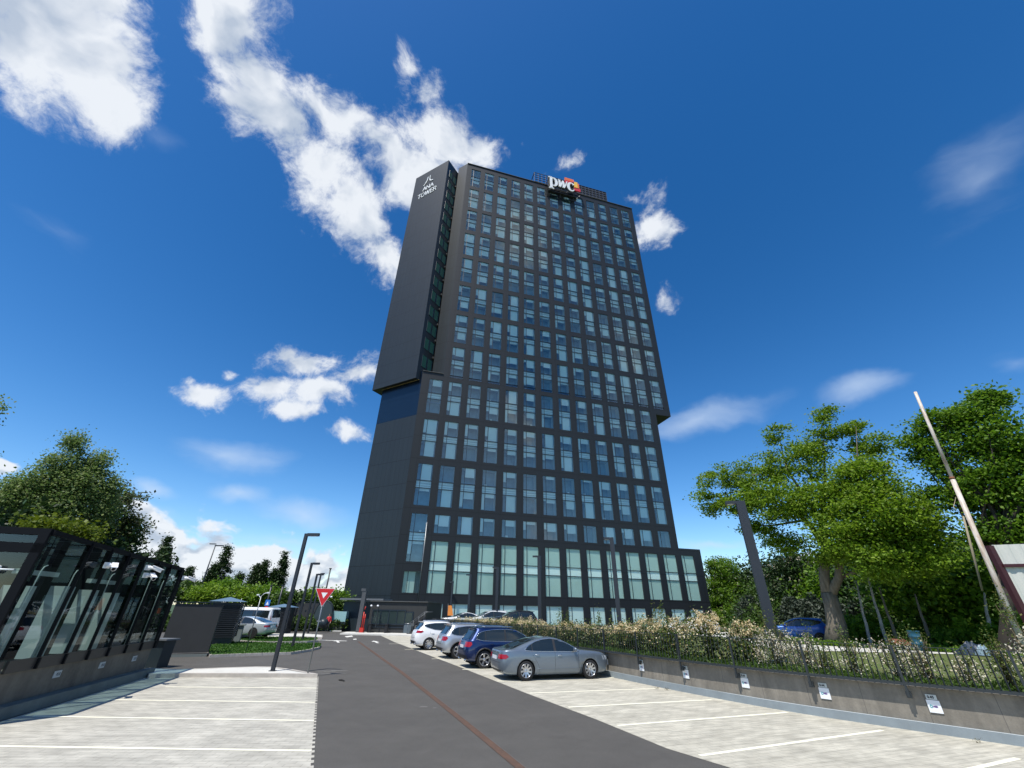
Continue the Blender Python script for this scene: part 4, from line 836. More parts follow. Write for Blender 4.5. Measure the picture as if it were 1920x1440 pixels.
# ------------------------------------------------------------------ rose bushes
def bush(label, s, off, w, h, nfl, nlf, flowm=FLOW, tall=0):
    p, d, n_ = on_path(s, -off); z = zt(p.y); b = (p.x, p.y, z); o = thing('rose_bush', b, label, 'rose bush', 'rose bushes along the terrace railing', world=True)
    mb = MB()
    tips = [Vector((p.x+rnd.uniform(-w, w)*.5, p.y+rnd.uniform(-w, w)*.5, z+h*rnd.uniform(.7, 1.1))) for _ in range(9)]
    if tall: tips += [Vector((p.x+rnd.uniform(-w, w)*.4, p.y+rnd.uniform(-w, w)*.4, z+h+tall*rnd.uniform(.5, 1))) for _ in range(3)]
    for t in tips: mb.tube([Vector(b)+Vector((rnd.uniform(-.1, .1), rnd.uniform(-.1, .1), 0)), Vector(b).lerp(t, .6)+Vector((rnd.uniform(-.1, .1), 0, .1)), t], [.02, .012, .005], 5)
    mb.build('stems', mat('stem_brown', (.10, .08, .04), .8), o)
    lob = [((p.x+rnd.uniform(-w, w)*.3, p.y+rnd.uniform(-w, w)*.3, z+h*rnd.uniform(.35, .7)), (w*rnd.uniform(.35, .55), w*rnd.uniform(.35, .55), h*rnd.uniform(.3, .42)), 18) for _ in range(4)]
    L1, cs = clumps(lob, nlf/72, .28, .9, .5); L1 = L1[L1[:, 2] > z]
    if tall:
        for t in tips[-3:]: q = rng.normal(size=(60, 3))*np.array([.06, .06, .22]); L1 = np.concatenate([L1, np.array(t)+q-np.array([0, 0, .2])])
    near_ = s < 28.8; L1 = np.concatenate([L1, L1+rng.normal(size=L1.shape)*.05]) if near_ else L1; leaves('leaves', LROSE, L1, .055 if near_ else .085, o, b)
    if s > 28.5: D_lf = rng.normal(size=(900, 3))*np.array([w*.33, w*.33, h*.28])+np.array([p.x, p.y, z+h*.32]); leaves('lower_leaves', LG3, D_lf[D_lf[:, 2] > z], .11, o, b)  # shade in the lower bush is put into the colour as darker leaves
    lob2 = [(c, (r[0]*1.08, r[1]*1.08, r[2]*1.1), n) for c, r, n in lob]; F1, cs = clumps(lob2, nfl/72, .15, .9, .75); F1 = F1[F1[:, 2] > z+.08]
    if s > 28.5: F1 = F1[(F1[:, 2] > z+.62*h) | (rng.random(len(F1)) < .15)]
    F1 = np.concatenate([F1, F1+rng.normal(size=F1.shape)*.06]) if near_ else F1; leaves('blossoms', flowm, F1, .044 if near_ else .062, o, b, asp=.9)
# s runs along the wall: 14 at the right edge of the view, 60 near the steps
spots = []
names = ['cream rose bush %s' % t for t in (
 'at the far end of the terrace beside the steps', 'behind the bonnet of the white off-roader', 'behind the orange banner lamp', 'in front of the white cars on the terrace', 'in front of the second white car on the terrace', 'below the dark car on the terrace', 'above the roof of the blue off-roader', 'just left of the lamp post in the middle of the tower',
 'just right of the lamp post in the middle of the tower', 'above the grey liftback roof', 'above the bonnet of the grey liftback', 'left of the thick lamp post before the podium', 'right of the thick lamp post before the podium', 'with a tall shoot before the podium windows', 'widest one before the right end of the podium', 'before the white car at the corner of the podium')]
s_ = 57.0; k = 0; prev = None
sl_ = [(61.5,.85),(58.4,.95),(55.4,1.0),(52.4,1.05),(49.8,1.1),(47.4,1.1),(45.0,1.1),(42.8,1.05),(40.8,1.1),(38.9,1.05),(37.1,1.05),(35.4,1.15),(33.8,1.3),(32.2,1.4),(30.7,1.55),(29.3,1.4)]
for (s_, h_), nm in zip(sl_, names): bush(nm, s_, rnd.uniform(1.3, 1.8), 1.5 if s_ > 30 else 1.3, h_, 2700, 1500, tall=.6 if s_ in (33.8, 37.1, 40.8) else 0)
for s_, off, w_, h_, nf, nl, nm, tl in ((28.1,1.6,1.1,1.1,1500,900,'rose bush with arching cream blossom left of the leaning lamp post',.5), (27.3,2.0,.9,.85,1000,700,'rose bush full of cream blossom at the foot of the leaning lamp post',.3), (26.6,1.3,.6,.50,160,260,'low sparse rose bush behind the railing right of the leaning lamp post',.1),
    (25.7,1.3,.6,.85,220,420,'leafy rose bush with few white roses by the big forked trunk',.15), (24.7,1.4,.9,.85,560,420,'rose bush with many small white roses behind the railing bars',.1), (24.1,1.2,.6,1.0,560,420,'upright rose bush with white roses rising above the railing',.15), (23.3,1.3,.7,.6,360,300,'low rose bush with cream blossom against dark shade behind the bars',.1),
    (22.6,1.2,.5,.95,120,700,'dark green rose bush with hardly any flowers near the right edge',.15), (22.0,1.0,.6,1.35,700,500,'tall rose bush with pale roses cut by the right edge',.7)):
    bush(nm, s_+0, off, w_, h_, nf*.62, nl*.55, FLOW2, tl)
for x, y in ((1835, 1393), (1232, 1292), (1250, 1295)):
    p = gp(x, y, .0); q = rng.normal(size=(45, 3))*np.array([.05, .03, .025])+np.array([p.x, p.y, .04]); tag(leaves('weed', LWEED, q, .028), {1835: 'dry weed tuft at the foot of the retaining wall near the right edge', 1232: 'small reddish weed at the wall foot beyond the third bay line', 1250: 'tiny green weed at the wall foot right of the reddish one'}[x], 'weed')
# ================================================================== LEFT BACKGROUND TREES
D2 = 34; b = at(120, 1110, D2); b = (b.x, b.y, 0)
tree('birch_tree', 'large airy birch tree with drooping grey green twigs behind the glass garage entrance', b,
 [lobe(135, 840, D2, 18, 24, 16, sp=.45), lobe(128, 875, D2, 34, 28, 34), lobe(185, 872, D2, 18, 26, 20, sp=.45), lobe(92, 905, D2, 40, 30, 50), lobe(155, 915, D2, 48, 36, 80), lobe(198, 925, D2, 20, 34, 24), lobe(50, 925, D2, 45, 26, 50), lobe(120, 960, D2, 70, 40, 110), lobe(40, 970, D2, 70, 40, 90), lobe(10, 945, D2, 34, 26, 34), lobe(190, 965, D2, 26, 26, 30)], 110, .55, .13, LG4, bark=BARKW, r0=.22, ntop=26, fork=.4, flat=1.0)
D3 = 38; b = at(225, 1110, D3); b = (b.x, b.y, 0)
tree('leaning_tree', 'dark reddish green tree with stubby leaf tufts right of the birch', b, [lobe(225, 945, D3, 34, 38, 30), lobe(205, 985, D3, 45, 40, 50), lobe(238, 1000, D3, 32, 34, 34), lobe(190, 1020, D3, 50, 28, 36)], 62, .7, .2, leafmat('leaf_bronze', [(.06, .09, .03), (.10, .10, .045), (.06, .12, .02)], .4), r0=.2, ntop=14)
D4 = 26; b = at(115, 1100, D4); b = (b.x, b.y, 0); tree('yellow_bush', 'bright yellow green bush showing above the glass garage roof', b, [lobe(105, 990, D4, 40, 18, 30), lobe(150, 1000, D4, 28, 14, 16)], 60, .6, .16, LG5, r0=.08, ntop=6, cat='bush')
D5 = 30; b = at(-70, 1110, D5); b = (b.x, b.y, 0); tree('cut_off_tree', 'tree of which only leaf tips show at the left edge of the sky', b, [lobe(-32, 765, D5, 26, 24, 16), lobe(-75, 830, D5, 40, 60, 30)], 60, .5, .14, LG4, r0=.2, ntop=6)
pops = [(307, 1012, 1062, 16, 'poplar tree left of the security cameras with a rounded top'), (417, 1030, 1100, 24, 'tallest wind-bent poplar tree above the louvred vent tower'), (444, 1078, 1105, 8, 'thin leaning poplar tree right of the tallest one'), (477, 1062, 1100, 12, 'poplar tree left of the centre of the far tree row'), (490, 1056, 1100, 14, 'poplar tree with split top in the far tree row'), (508, 1072, 1110, 12, 'short poplar tree between two taller ones'), (527, 1040, 1108, 14, 'slender poplar tree closest to the tall lamp post'), (350, 1066, 1095, 10, 'small dark poplar tree behind the last security camera'), (395, 1062, 1100, 12, 'young poplar tree hugging the left side of the tallest one')]
for x, yt, yb, rx, lab in pops:
    D_ = 85; b = at(x-16, 1140, D_); b = (b.x, b.y, 0); h_ = (yb-yt)
    tree('poplar_tree', lab, b, [lobe(x+7-14*t, yt+h_*(.06+1.0*t), D_, rx*(.22+.85*t**.8), h_*.2, int(12+24*t)) for t in (0, .16, .34, .52, .72, .95)], 55, .55, .24, LG3, bark=BARKD, r0=.25, ntop=6, group='poplar trees on the horizon', shell=.4)
for i, (x, y, rx, ry, D_, m_, lab) in enumerate(((350,1100,30,24,70,LGH,'round green tree behind the black cladding block'), (385,1105,30,22,66,LG1,'olive bush tree left of the street light'), (420,1095,34,24,74,LG2,'broad tree at the foot of the tallest poplar'), (465,1108,32,22,68,LG1,'olive tree behind the white van'), (500,1112,36,24,66,LG2,'green tree above the second louvred vent tower'), (545,1115,26,18,62,LGH,'bright tree behind the tallest lamp post'),
       (590,1112,22,20,64,LG1,'shrubby tree left of the yield sign'), (628,1118,16,24,66,LG2,'tree squeezed between yield sign and tower'), (640,1130,14,20,64,LGH,'small bright tree touching the tower edge'), (565,1120,22,16,70,LG1,'olive tree between the leaning lamp posts'))):
    c = at(x, 1145, D_); b = (c.x, c.y, 0); tree('broadleaf_tree', lab, b, [lobe(x, y+8, D_, rx, ry*.75, 44), lobe(x+rx*.4, y+ry*.5, D_, rx*.7, ry*.6, 26)], 70, .9, .3, m_, r0=.2, ntop=6, group='trees of the far left row')
a, b = at(240, 1130, 60), at(650, 1135, 60); hedge('far_hedge', [LGH], (a.x, a.y), (b.x, b.y), 6, 1.45, 30000, .24, 0)
a, b = at(-60, 1120, 30), at(270, 1120, 42); hedge('far_hedge', [LG3], (a.x, a.y), (b.x, b.y), 4, 5.2, 26000, .28, 0)
# ================================================================== ENTRANCE BUILDINGS BY THE TOWER
DK = mat('dark_render', (.028, .03, .03), .7, var=.15, scale=2); DK2 = mat('dark_panel', (.012, .022, .028), .45); DK3 = mat('dark_plaster', (.035, .037, .038), .75, var=.2, scale=1)
B0, B1 = gp(687, 1188), gp(795, 1190.5); ex = (B1-B0).normalized(); ny = Vector((ex.y, -ex.x, 0)); ny = ny if ny.y < 0 else -ny; LB = (B1-B0).length
bl = thing('entrance_pavilion', B0, 'low dark single-storey entrance building with a ribbon window at the foot of the tower', 'building', world=True)
def bp(u, o, z): return B0+ex*u+ny*o+Z*z
HB2 = 3.0
mb = MB(); mb.box(bp(LB/2, -4, HB2/2), (LB, 8, HB2), ax=(ex, ny, Z)); mb.build('wall', DK, bl)
mb = MB(); mb.box(bp(LB/2, -3.95, HB2+.04), (LB+.2, 8.2, .08), ax=(ex, ny, Z)); mb.build('roof_edge', mat('edge_grey', (.09, .09, .085), .5), bl)
PG = mat('pavilion_glass', (.025, .04, .04), .15, spec=.9)
mb = MB(); u0_, u1_ = LB*.06, LB*.64
mb.box(bp((u0_+u1_)/2, .03, 1.55), (u1_-u0_, .05, 1.25), ax=(ex, ny, Z), m=0)
for k in range(5): mb.box(bp(u0_+(u1_-u0_)*k/4, .07, 1.55), (.09, .05, 1.35), ax=(ex, ny, Z), m=1)
for z in (.9, 2.2): mb.box(bp((u0_+u1_)/2, .075, z), (u1_-u0_+.1, .05, .09), ax=(ex, ny, Z), m=1)
mb.box(bp((u0_+u1_)/2, .04, .62), (u1_-u0_, .06, .08), ax=(ex, ny, Z), m=1); mb.build('window', [PG, FRM], bl)
mb = MB(); mb.box(bp(LB*.705, .03, 1.05), (.95, .05, 2.1), ax=(ex, ny, Z), m=1); mb.box(bp(LB*.705, .06, 1.5), (.7, .04, 1.0), ax=(ex, ny, Z), m=0); mb.box(bp(LB*.705, .07, .5), (.8, .04, .9), ax=(ex, ny, Z), m=2)
d_ = mb.build('door', [PG, FRM, mat('door_grey', (.09, .12, .14), .5)], bl); mb = MB(); mb.tube([bp(LB*.705-.38, .12, 1.0), bp(LB*.705+.38, .12, 1.0)], .02); mb.build('handle', mat('steel', (.5, .52, .55), .3, .9), d_, origin=B0)
def wlamp(p, n_, lab):
    o = thing('wall_lamp', p, lab, 'lamp', 'small white wall lamps and sensors', world=True); mb = MB(); mb.tube([p, p+n_*.25], .03); mb.build('arm', RAIL, o); mb = MB(); mb.lathe([(0, 0), (.10, .03), (.12, .1), (.08, .16), (0, .18)], 14, axis='Z', c=p+n_*.3-Z*.05); mb.build('head', WHT, o)
wlamp(bp(.2, .1, 2.55), ny, 'white dome camera high on the left corner of the dark entrance building'); wlamp(bp(LB*.17, .5, 2.55), ny, 'white dome camera on a dark post before the ribbon window'); wlamp(bp(-4.0, 1.0, 3.3), ny, 'white camera on the roof edge above the dark gate')
mb = MB(); mb.box(bp(LB*.17, .5, 1.6), (.08, .08, 2.0), ax=(ex, ny, Z)); tag(mb.build('camera_post', RAIL), 'slim dark post before the ribbon window carrying a dome camera', 'post')
for k, (u, lab) in enumerate(((.45, 'black litter bin against the left end of the dark entrance building'), (LB*.36, 'black litter bin below the middle of the ribbon window'))):
    mb = MB(); c = bp(u, .5, 0); mb.prism([(c.x+.2*cos(a), c.y+.2*sin(a)) for a in [2*pi*j/10 for j in range(10)]], .1, .8); mb.prism([(c.x+.22*cos(a), c.y+.22*sin(a)) for a in [2*pi*j/10 for j in range(10)]], .84, .92); mb.box((c.x, c.y, .82), (.3, .05, .06)); tag(mb.build('litter_bin', mat('bin_black', (.01, .01, .012), .5)), lab, 'litter bin', 'litter bins')
# steps with handrail
st = thing('entrance_steps', bp(LB*.74, .6, 0), 'dark steps with slanting metal handrail between entrance building and white off-roader', 'steps', world=True)
mb = MB()
for k in range(6): mb.box(bp(LB*.78+.3*k, .7, .08+.17*k/2), (.32, 1.3, .17+.17*k), ax=(ex, ny, Z))
mb.build('stairs', DK3, st)
mb = MB(); mb.tube([bp(LB*.76, 1.3, .95), bp(LB*1.02, 1.3, 2.1), bp(LB*1.16, 1.3, 2.12)], .03); mb.tube([bp(LB*.76, .15, .95), bp(LB*1.02, .15, 2.1)], .03)
for f_ in (0, .33, .66, 1): mb.tube([bp(LB*(.76+.26*f_), 1.3, .95+1.15*f_), bp(LB*(.76+.26*f_), 1.3, 1.0*f_)], .022)
mb.build('handrail', mat('rail_grey', (.12, .13, .14), .4, .5), st)
# gate building on the left of it
gt = thing('dark_gate', gp(655, 1184), 'black gate house with a flat roof beam and leaning grey pillar at the tower corner', 'gate house', world=True)
G0, G1 = gp(646, 1183.5), gp(676, 1188); 
def bq(u, o, z): return gp(642, 1183)+ex*u+ny*o+Z*z
mb = MB(); mb.box(bq(1.3, -2.0, 1.5), (3.4, 4, 3.0), ax=(ex, ny, Z)); mb.build('wall', DK2, gt)
mb = MB(); mb.box(bq(1.9, -.9, 3.25), (5.2, 3.4, .18), ax=(ex, ny, Z)); mb.build('roof_beam', mat('beam_grey', (.14, .15, .16), .45), gt)
pb = gp(671, 1188); mb = MB(); mb.box(pb+Z*2.0, (.42, .42, 4.0), ax=(ex, ny, Z)); mb.box(pb+Z*4.1+ex*-.1, (.5, .5, .25), ax=(ex, ny, Z)); mb.build('pillar', mat('pillar_grey', (.075, .08, .085), .5), gt)
REDP = mat('red_paint', (.45, .025, .015), .45)
hy = thing('red_hose_reel', gp(676, 1188), 'bright red hydrant riser standing beside the grey pillar of the gate house', 'fire hydrant', world=True); h0 = gp(677, 1188.5)
mb = MB(); mb.box(h0+Z*.3, (.42, .35, .5), ax=(ex, ny, Z)); mb.build('cabinet', REDP, hy)
mb = MB(); mb.tube([h0+ex*-.06+Z*.5, h0+ex*-.06+Z*2.0], .06); mb.tube([h0+ex*.12+Z*.5, h0+ex*.12+Z*1.8], .05); mb.tube([h0+ex*-.06+Z*2.2, h0+ex*.02+Z*2.5], .05); mb.bar(h0+ex*-.12+Z*1.5, h0+ex*.2+Z*1.5, .12); mb.build('pipes', REDP, hy)
# dark screens further left
def slab(name, lab, cat, x0, x1, yb0, yb1, H, th, m, extra=None):
    a, b = gp(x0, yb0), gp(x1, yb1); e = (b-a).normalized(); n_ = Vector((e.y, -e.x, 0)); n_ = n_ if n_.y < 0 else -n_; L_ = (b-a).length
    o = thing(name, a, lab, cat, world=True); mb = MB(); mb.box((a+b)/2-n_*th/2+Z*(H/2+.12), (L_, th, H-.12), ax=(e, n_, Z)); mb.build('wall', m, o); mb = MB(); mb.box((a+b)/2-n_*th/2+Z*(H+.145), (L_+.08, th+.1, .05), ax=(e, n_, Z)); mb.build('coping', DK2, o)
    mb = MB(); mb.box((a+b)/2-n_*(th/2-.02)+Z*.06, (L_, th+.08, .12), ax=(e, n_, Z)); mb.build('plinth', mat('plinth_grey', (.16, .18, .17), .8), o); return o, a, b, e, n_
slab('cladding_block', 'large blank charcoal block behind the glass garage entrance', 'utility building', 292, 387, 1233, 1231, 2.35, .45, DK3)
slab('screen_wall', 'long blank charcoal screen wall behind the row of lamp posts', 'screen wall', 532, 600, 1181, 1182, 2.75, .5, DK3)
# round-topped door in the screen wall
o = thing('arched_door', gp(584, 1183), 'dark round-topped gate beside the charcoal screen wall left of the parked trailer', 'gate', world=True); a = gp(583, 1183.2); b = gp(616, 1184); e = (b-a).normalized(); w_ = (b-a).length
prof = [(0, 0), (w_, 0)]+[(w_/2+w_/2*cos(t), 1.7+1.35*sin(t)) for t in [pi*k/14 for k in range(15)]]
mb = MB(); n_ = Vector((e.y, -e.x, 0)); V = [a+e*u+Z*z+n_*.05 for u, z in prof]; V2 = [v-n_*.4 for v in V]; nn_ = len(V); mb.mesh(V+V2, [tuple(range(nn_)), tuple(range(nn_, 2*nn_))[::-1]]+[(i, nn_+i, nn_+(i+1) % nn_, (i+1) % nn_) for i in range(nn_)]); mb.build('leaf', mat('gate_blue_grey', (.03, .045, .05), .5), o)
mb = MB(); mb.tube([a+e*u+Z*z+n_*.07 for u, z in prof[1:]], .03, 6); mb.build('frame', RAIL, o)
# louvred vent towers
LOUV = mat('louvre_metal', (.035, .04, .05), .4, .4); ROOFB = mat('hip_roof_blue', (.10, .17, .24), .45)
def louvre(lab, x, y, H, wx, wy, rz, hip=True):
    c = gp(x, y); o = thing('vent_tower', c, lab, 'vent tower', 'louvred vent towers', rz); 
    mb = MB(); mb.box((0, 0, .25), (wx*.92, wy*.92, .5)); mb.box((0, 0, H/2+.2), (wx*.86, wy*.86, H-.5)); mb.build('core', DK2, o)
    mb = MB(); n = int((H-.6)/.12)
    for k in range(n):
        z = .55+k*.12
        for sx, sy, l1, ang in ((0, -wy/2, wx, 0), (0, wy/2, wx, 0)): mb.box((sx, sy, z), (l1, .07, .022), ax=(Vector((1, 0, 0)), Vector((0, cos(.5), .48*(1 if sy < 0 else -1))).normalized(), Z))
        for sx in (-wx/2, wx/2): mb.box((sx, 0, z), (.07, wy, .022))
    for sx in (-1, 1):
        for sy in (-1, 1): mb.box((sx*wx/2, sy*wy/2, H/2+.25), (.07, .07, H-.5))
    mb.build('louvres', LOUV, o)
    mb = MB(); e = .14; V = [(-wx/2-e, -wy/2-e, H), (wx/2+e, -wy/2-e, H), (wx/2+e, wy/2+e, H), (-wx/2-e, wy/2+e, H), (0, 0, H+.28)]; mb.mesh(V, [(0, 1, 4), (1, 2, 4), (2, 3, 4), (3, 0, 4), (3, 2, 1, 0)]); mb.build('hip_roof', ROOFB, o); return o
louvre('large louvred vent tower with a shallow blue hip roof behind the charcoal block', 404, 1211, 2.6, 1.9, 1.8, .45); louvre('smaller louvred vent tower standing left of the nearest lamp post', 519, 1190, 2.3, 2.0, 1.8, .1)
# concrete ramp walls
RC = mat('ramp_concrete', (.26, .25, .21), .85, var=.3, scale=1.5, bump=.2); LT = mat('coping_pale', (.50, .48, .43), .8, var=.2, scale=2)
rw = thing('ramp_wall', gp(450, 1203), 'low concrete ramp wall with pale coping below the white van', 'wall', world=True)
a, b, c = gp(425, 1207), gp(438, 1202), gp(489, 1192.5)
mb = MB(); d = (c-b).normalized(); n_ = Vector((-d.y, d.x, 0)); mb.prism([(b.x, b.y), (c.x, c.y), (c.x+n_.x*.4, c.y+n_.y*.4), (b.x+n_.x*.4, b.y+n_.y*.4)], 0, [1.05, 1.15, 1.15, 1.05][0]); mb.build('wall', RC, rw)
mb = MB(); mb.bar(b+Z*1.1+n_*.2, c+Z*1.1+n_*.2, .5, .1); mb.build('coping', LT, rw)
mb = MB(); p_ = gp(432, 1206); mb.box(p_+Z*.55, (1.1, .3, 1.1), rz=.3); mb.box(p_+Z*1.14, (1.3, .45, .08), rz=.3); tag(mb.build('ramp_end_block', mat('block_greygreen', (.17, .20, .19), .8)), 'grey green end block with dark cap at the foot of the ramp wall', 'wall')
# dark box beside the glass entrance
mb = MB(); p_ = gp(296, 1254); mb.box(p_+Z*.5+Vector((-.42, .4, 0)), (.6, .6, 1.0), rz=-.1); mb.box(p_+Z*1.03+Vector((-.38, .35, 0)), (.8, .75, .06), rz=-.1, m=1)
tag(mb.build('utility_cabinet', [DK2, mat('lid_grey', (.13, .14, .15), .5)]), 'black utility cabinet with grey lid at the far end of the glass garage entrance', 'cabinet')
# ================================================================== GLASS GARAGE ENTRANCE
PA, PB = Vector((-11.54, 11.99, 0)), Vector((-13.37, 18.9, 0)); gE = (PB-PA).normalized(); gN = Vector((gE.y, -gE.x, 0)); gN = gN if gN.x > 0 else -gN; gO = PA-gN*.3
def gq(s, o, z): return gO+gE*s+gN*o+Z*z
lw_ = thing('left_concrete_wall', gq(3, 0, 0), 'stained concrete wall with base ledge carrying the glass garage entrance on the left', 'concrete wall', world=True)
mb = MB(); mb.box(gq(3.45, -.2, .46), (7.3, .4, .92), ax=(gE, gN, Z)); mb.box(gq(-2.2, -.35, .46), (4.0, .4, .92), ax=(gE, gN, Z)); mb.build('concrete_face', concmat('stained_concrete', (.17, .15, .12)), lw_)
mb = MB(); mb.box(gq(2.0, .15, .12), (10.6, .3, .25), ax=(gE, gN, Z)); mb.build('base_ledge', mat('ledge_dark', (.17, .19, .18), .8, var=.3, scale=2), lw_)
for s, lab in ((1.9, 'faded bay plate nearest the camera on the left concrete wall'), (4.0, 'faded bay plate in the middle of the left concrete wall'), (6.0, 'faded bay plate at the far end of the left concrete wall')):
    r = thing('bay_plate', gq(s, .01, .66), lab, 'bay sign', 'bay plates on the left wall', world=True); mb = MB(); mb.box(gq(s, .012, .66), (.30, .012, .16), ax=(gE, gN, Z)); mb.build('panel', mat('plate_faded', (.42, .45, .45), .6), r)
    mb = MB(); text(mb, {1.9: '0.31', 4.0: '0.32', 6.0: '0.33'}[s], gq(s+.11, .02, .63), -gE, Z, gN, .06, .014, .004); mb.build('lettering', mat('faded_ink', (.12, .14, .15), .6), r)
can = thing('glass_garage_entrance', gq(3, -2.5, .92), 'dark framed glass enclosure with slanting fins over the garage ramp on the left', 'glass building', world=True)
DG = glass('dark_green_glass', (.47, .55, .56), .015, 0.0, .75); DG2 = glass('roof_green_glass', (.58, .70, .66), .04, 0.0, 1.0)
FN = mat('fin_black', (.004, .005, .007), .6, spec=.15); MP = mat('metal_skirt', (.038, .035, .032), .5, var=.12, scale=2)
def zc(s): return 3.93-.033*(s+.95)
SE = 7.25; SN = -.95; DP = 5.2
mb = MB(); mb.face([gq(SN, 0, 1.15), gq(SE, 0, 1.15), gq(SE, 0, zc(SE)), gq(SN, 0, zc(SN))]); mb.build('side_glass', DG, can)
mb = MB(); mb.face([gq(SE, 0, .9), gq(SE, -DP, .9), gq(SE, -DP, zc(SE)), gq(SE, 0, zc(SE))]); mb.build('end_glass', DG, can)
mb = MB(); mb.face([gq(SN, 0, 1.15), gq(SN, -DP, 1.15), gq(SN, -DP, zc(SN)), gq(SN, 0, zc(SN))]); mb.build('end_glass', DG, can)
mb = MB(); mb.face([gq(SN, -DP, .9), gq(SE, -DP, .9), gq(SE, -DP, zc(SE)), gq(SN, -DP, zc(SN))]); mb.build('back_glass', DG2, can)
mb = MB(); mb.face([gq(SN, 0, zc(SN)+.01), gq(SE, 0, zc(SE)+.01), gq(SE, -DP, zc(SE)+.01), gq(SN, -DP, zc(SN)+.01)]); mb.build('roof_glass', DG2, can)
mb = MB(); mb.box(gq(3.45, .03, 1.02), (7.35, .06, .26), ax=(gE, gN, Z)); mb.box(gq(-1.8, -.03, 1.0), (3.0, .1, .30), ax=(gE, gN, Z)); mb.build('metal_skirt', MP, can)
for k in range(7):
    s = .73+1.05*k; mb = MB(); mb.box(gq(s, .05, (zc(s)+1.15)/2), (.045, .08, zc(s)-1.15), ax=(gE, gN, Z)); mb.box(gq(s, .08, 1.02), (.05, .08, .24), ax=(gE, gN, Z)); mb.build('fin', FN, can)
mb = MB(); mb.box(gq(SN, -.1, (zc(SN)+.9)/2+.0), (.16, .2, zc(SN)-.9), ax=(gE, gN, Z)); mb.build('corner_column', FN, can)
mb = MB()
for s in (SN, SE): mb.bar(gq(s, 0, zc(s)), gq(s, -DP, zc(s)), .14, .16)
mb.bar(gq(SN, 0, zc(SN)), gq(SE, 0, zc(SE)), .10, .12); mb.bar(gq(SN, -DP, zc(SN)), gq(SE, -DP, zc(SE)), .14, .16); mb.bar(gq(SN, -DP, 1), gq(SN, -DP, zc(SN)), .2); mb.bar(gq(SE, -DP, 1), gq(SE, -DP, zc(SE)), .2); mb.bar(gq(SE, 0, .9), gq(SE, 0, zc(SE)), .12)
for s in np.arange(.73, 7.2, 2.1): mb.bar(gq(s, 0, zc(s)-.1), gq(s, -DP, zc(s)-.1), .11, .2)
for o_ in (-1.6, -3.2): mb.bar(gq(SN, o_, zc(SN)-.08), gq(SE, o_, zc(SE)-.08), .07, .1)
mb.bar(gq(SN-.02, 0, 3.55), gq(SN-.02, -DP, 3.55), .12, .22); mb.build('roof_frame', FN, can)
IN = mat('dark_inner_panel', (.010, .016, .018), .7, spec=.2); mb = MB(); mb.box(gq(3.1, -DP+.4, 2.1), (8.1, .2, 2.9), ax=(gE, gN, Z)); mb.box(gq(6.9, -3.3, 2.1), (.15, 3.2, 2.9), ax=(gE, gN, Z)); mb.box(gq(2.0, -3.6, 2.0), (.15, 2.6, 2.6), ax=(gE, gN, Z)); mb.box(gq(3.2, -2.6, .5), (8.0, 4.6, .3), ax=(gE, gN, Z)); mb.build('dark_inner_panel', IN, can)  # near-black panels added so the interior reads dark through the glass
IW = mat('duct_white', (.80, .84, .82), .6)
for s, o_, w_, h_ in ((.35, -1.0, .22, 2.75), (.75, -1.0, .24, 2.75), (2.25, -1.0, .5, 2.8), (3.75, -1.1, .42, 2.75), (4.9, -1.0, .3, 2.7)):
    mb = MB(); mb.box(gq(s, o_, 1.0+(h_-1.0)/2), (w_, .35, h_-1.0), ax=(gE, gN, Z)); mb.build('white_duct', IW, can)
for s, o_ in ((.1, -.45), (1.55, -.5), (3.2, -.4), (4.75, -.35), (5.6, -.3), (6.55, -.25)):
    mb = MB(); mb.tube([gq(s, o_, 1.1), gq(s, o_, 3.1), gq(s+.04, o_, 3.2), gq(s+.14, o_, 3.24)], .014, 6); mb.build('white_pipe', IW, can)
mb = MB(); mb.tube([gq(SN-.1, -.6, 3.05), gq(SN-.1, -DP+.3, 3.05)], .09, 10); mb.tube([gq(SN-.1, -.3, 3.05), gq(SN-.1, -.8, 3.05)], .02, 6); mb.build('round_duct', IW, can)
mb = MB(); mb.box(gq(5.2, -1.6, 3.05), (1.5, .15, .12), ax=(gE, gN, Z)); mb.box(gq(1.4, -1.3, 3.1), (1.6, .15, .12), ax=(gE, gN, Z)); mb.build('tube_light', IW, can)
mb = MB(); mb.box(gq(6.9, -.15, 2.15), (.22, .02, .18), ax=(gE, gN, Z)); mb.build('orange_sticker', mat('sticker_orange', (.45, .08, .02), .5), can)
def cctv(lab, s, z, aim, two=False):
    p = gq(s, .19, z); o = thing('security_camera', p, lab, 'security camera', 'white security cameras on the glass entrance', world=True)
    mb = MB(); mb.lathe([(0, 0), (.09, .0), (.10, .05), (.07, .1), (0, .11)], 16, axis='Z', c=p-Z*.05); mb.box(p-gN*.05, (.16, .1, .16), ax=(gE, gN, Z)); mb.build('mount', WHT, o)
    d = Vector(aim).normalized(); q = p+gN*.14; mb = MB(); mb.tube([q-d*.05, q+d*.28], [.06, .065], 10); mb.box(q+d*.14+Z*.06, (.36, .15, .02), ax=(d, Z.cross(d).normalized(), Z)); mb.build('body', WHT, o)
    mb = MB(); mb.tube([q+d*.27, q+d*.285], .05, 10); mb.build('lens', FN, o); mb = MB(); mb.tube([p, q], .03, 8); mb.build('arm', WHT, o)
cctv('white security camera nearest the camera on the second fin of the glass entrance', 1.65, 3.38, (.6, -.6, -.35)); cctv('upper of the two white security cameras on the middle fin', 4.05, 3.50, (.9, .4, -.35)); cctv('lower of the two white security cameras on the middle fin', 4.12, 3.26, (.8, -.5, -.4)); cctv('white security camera on the far corner of the glass entrance', 7.3, 3.35, (.9, .35, -.3))
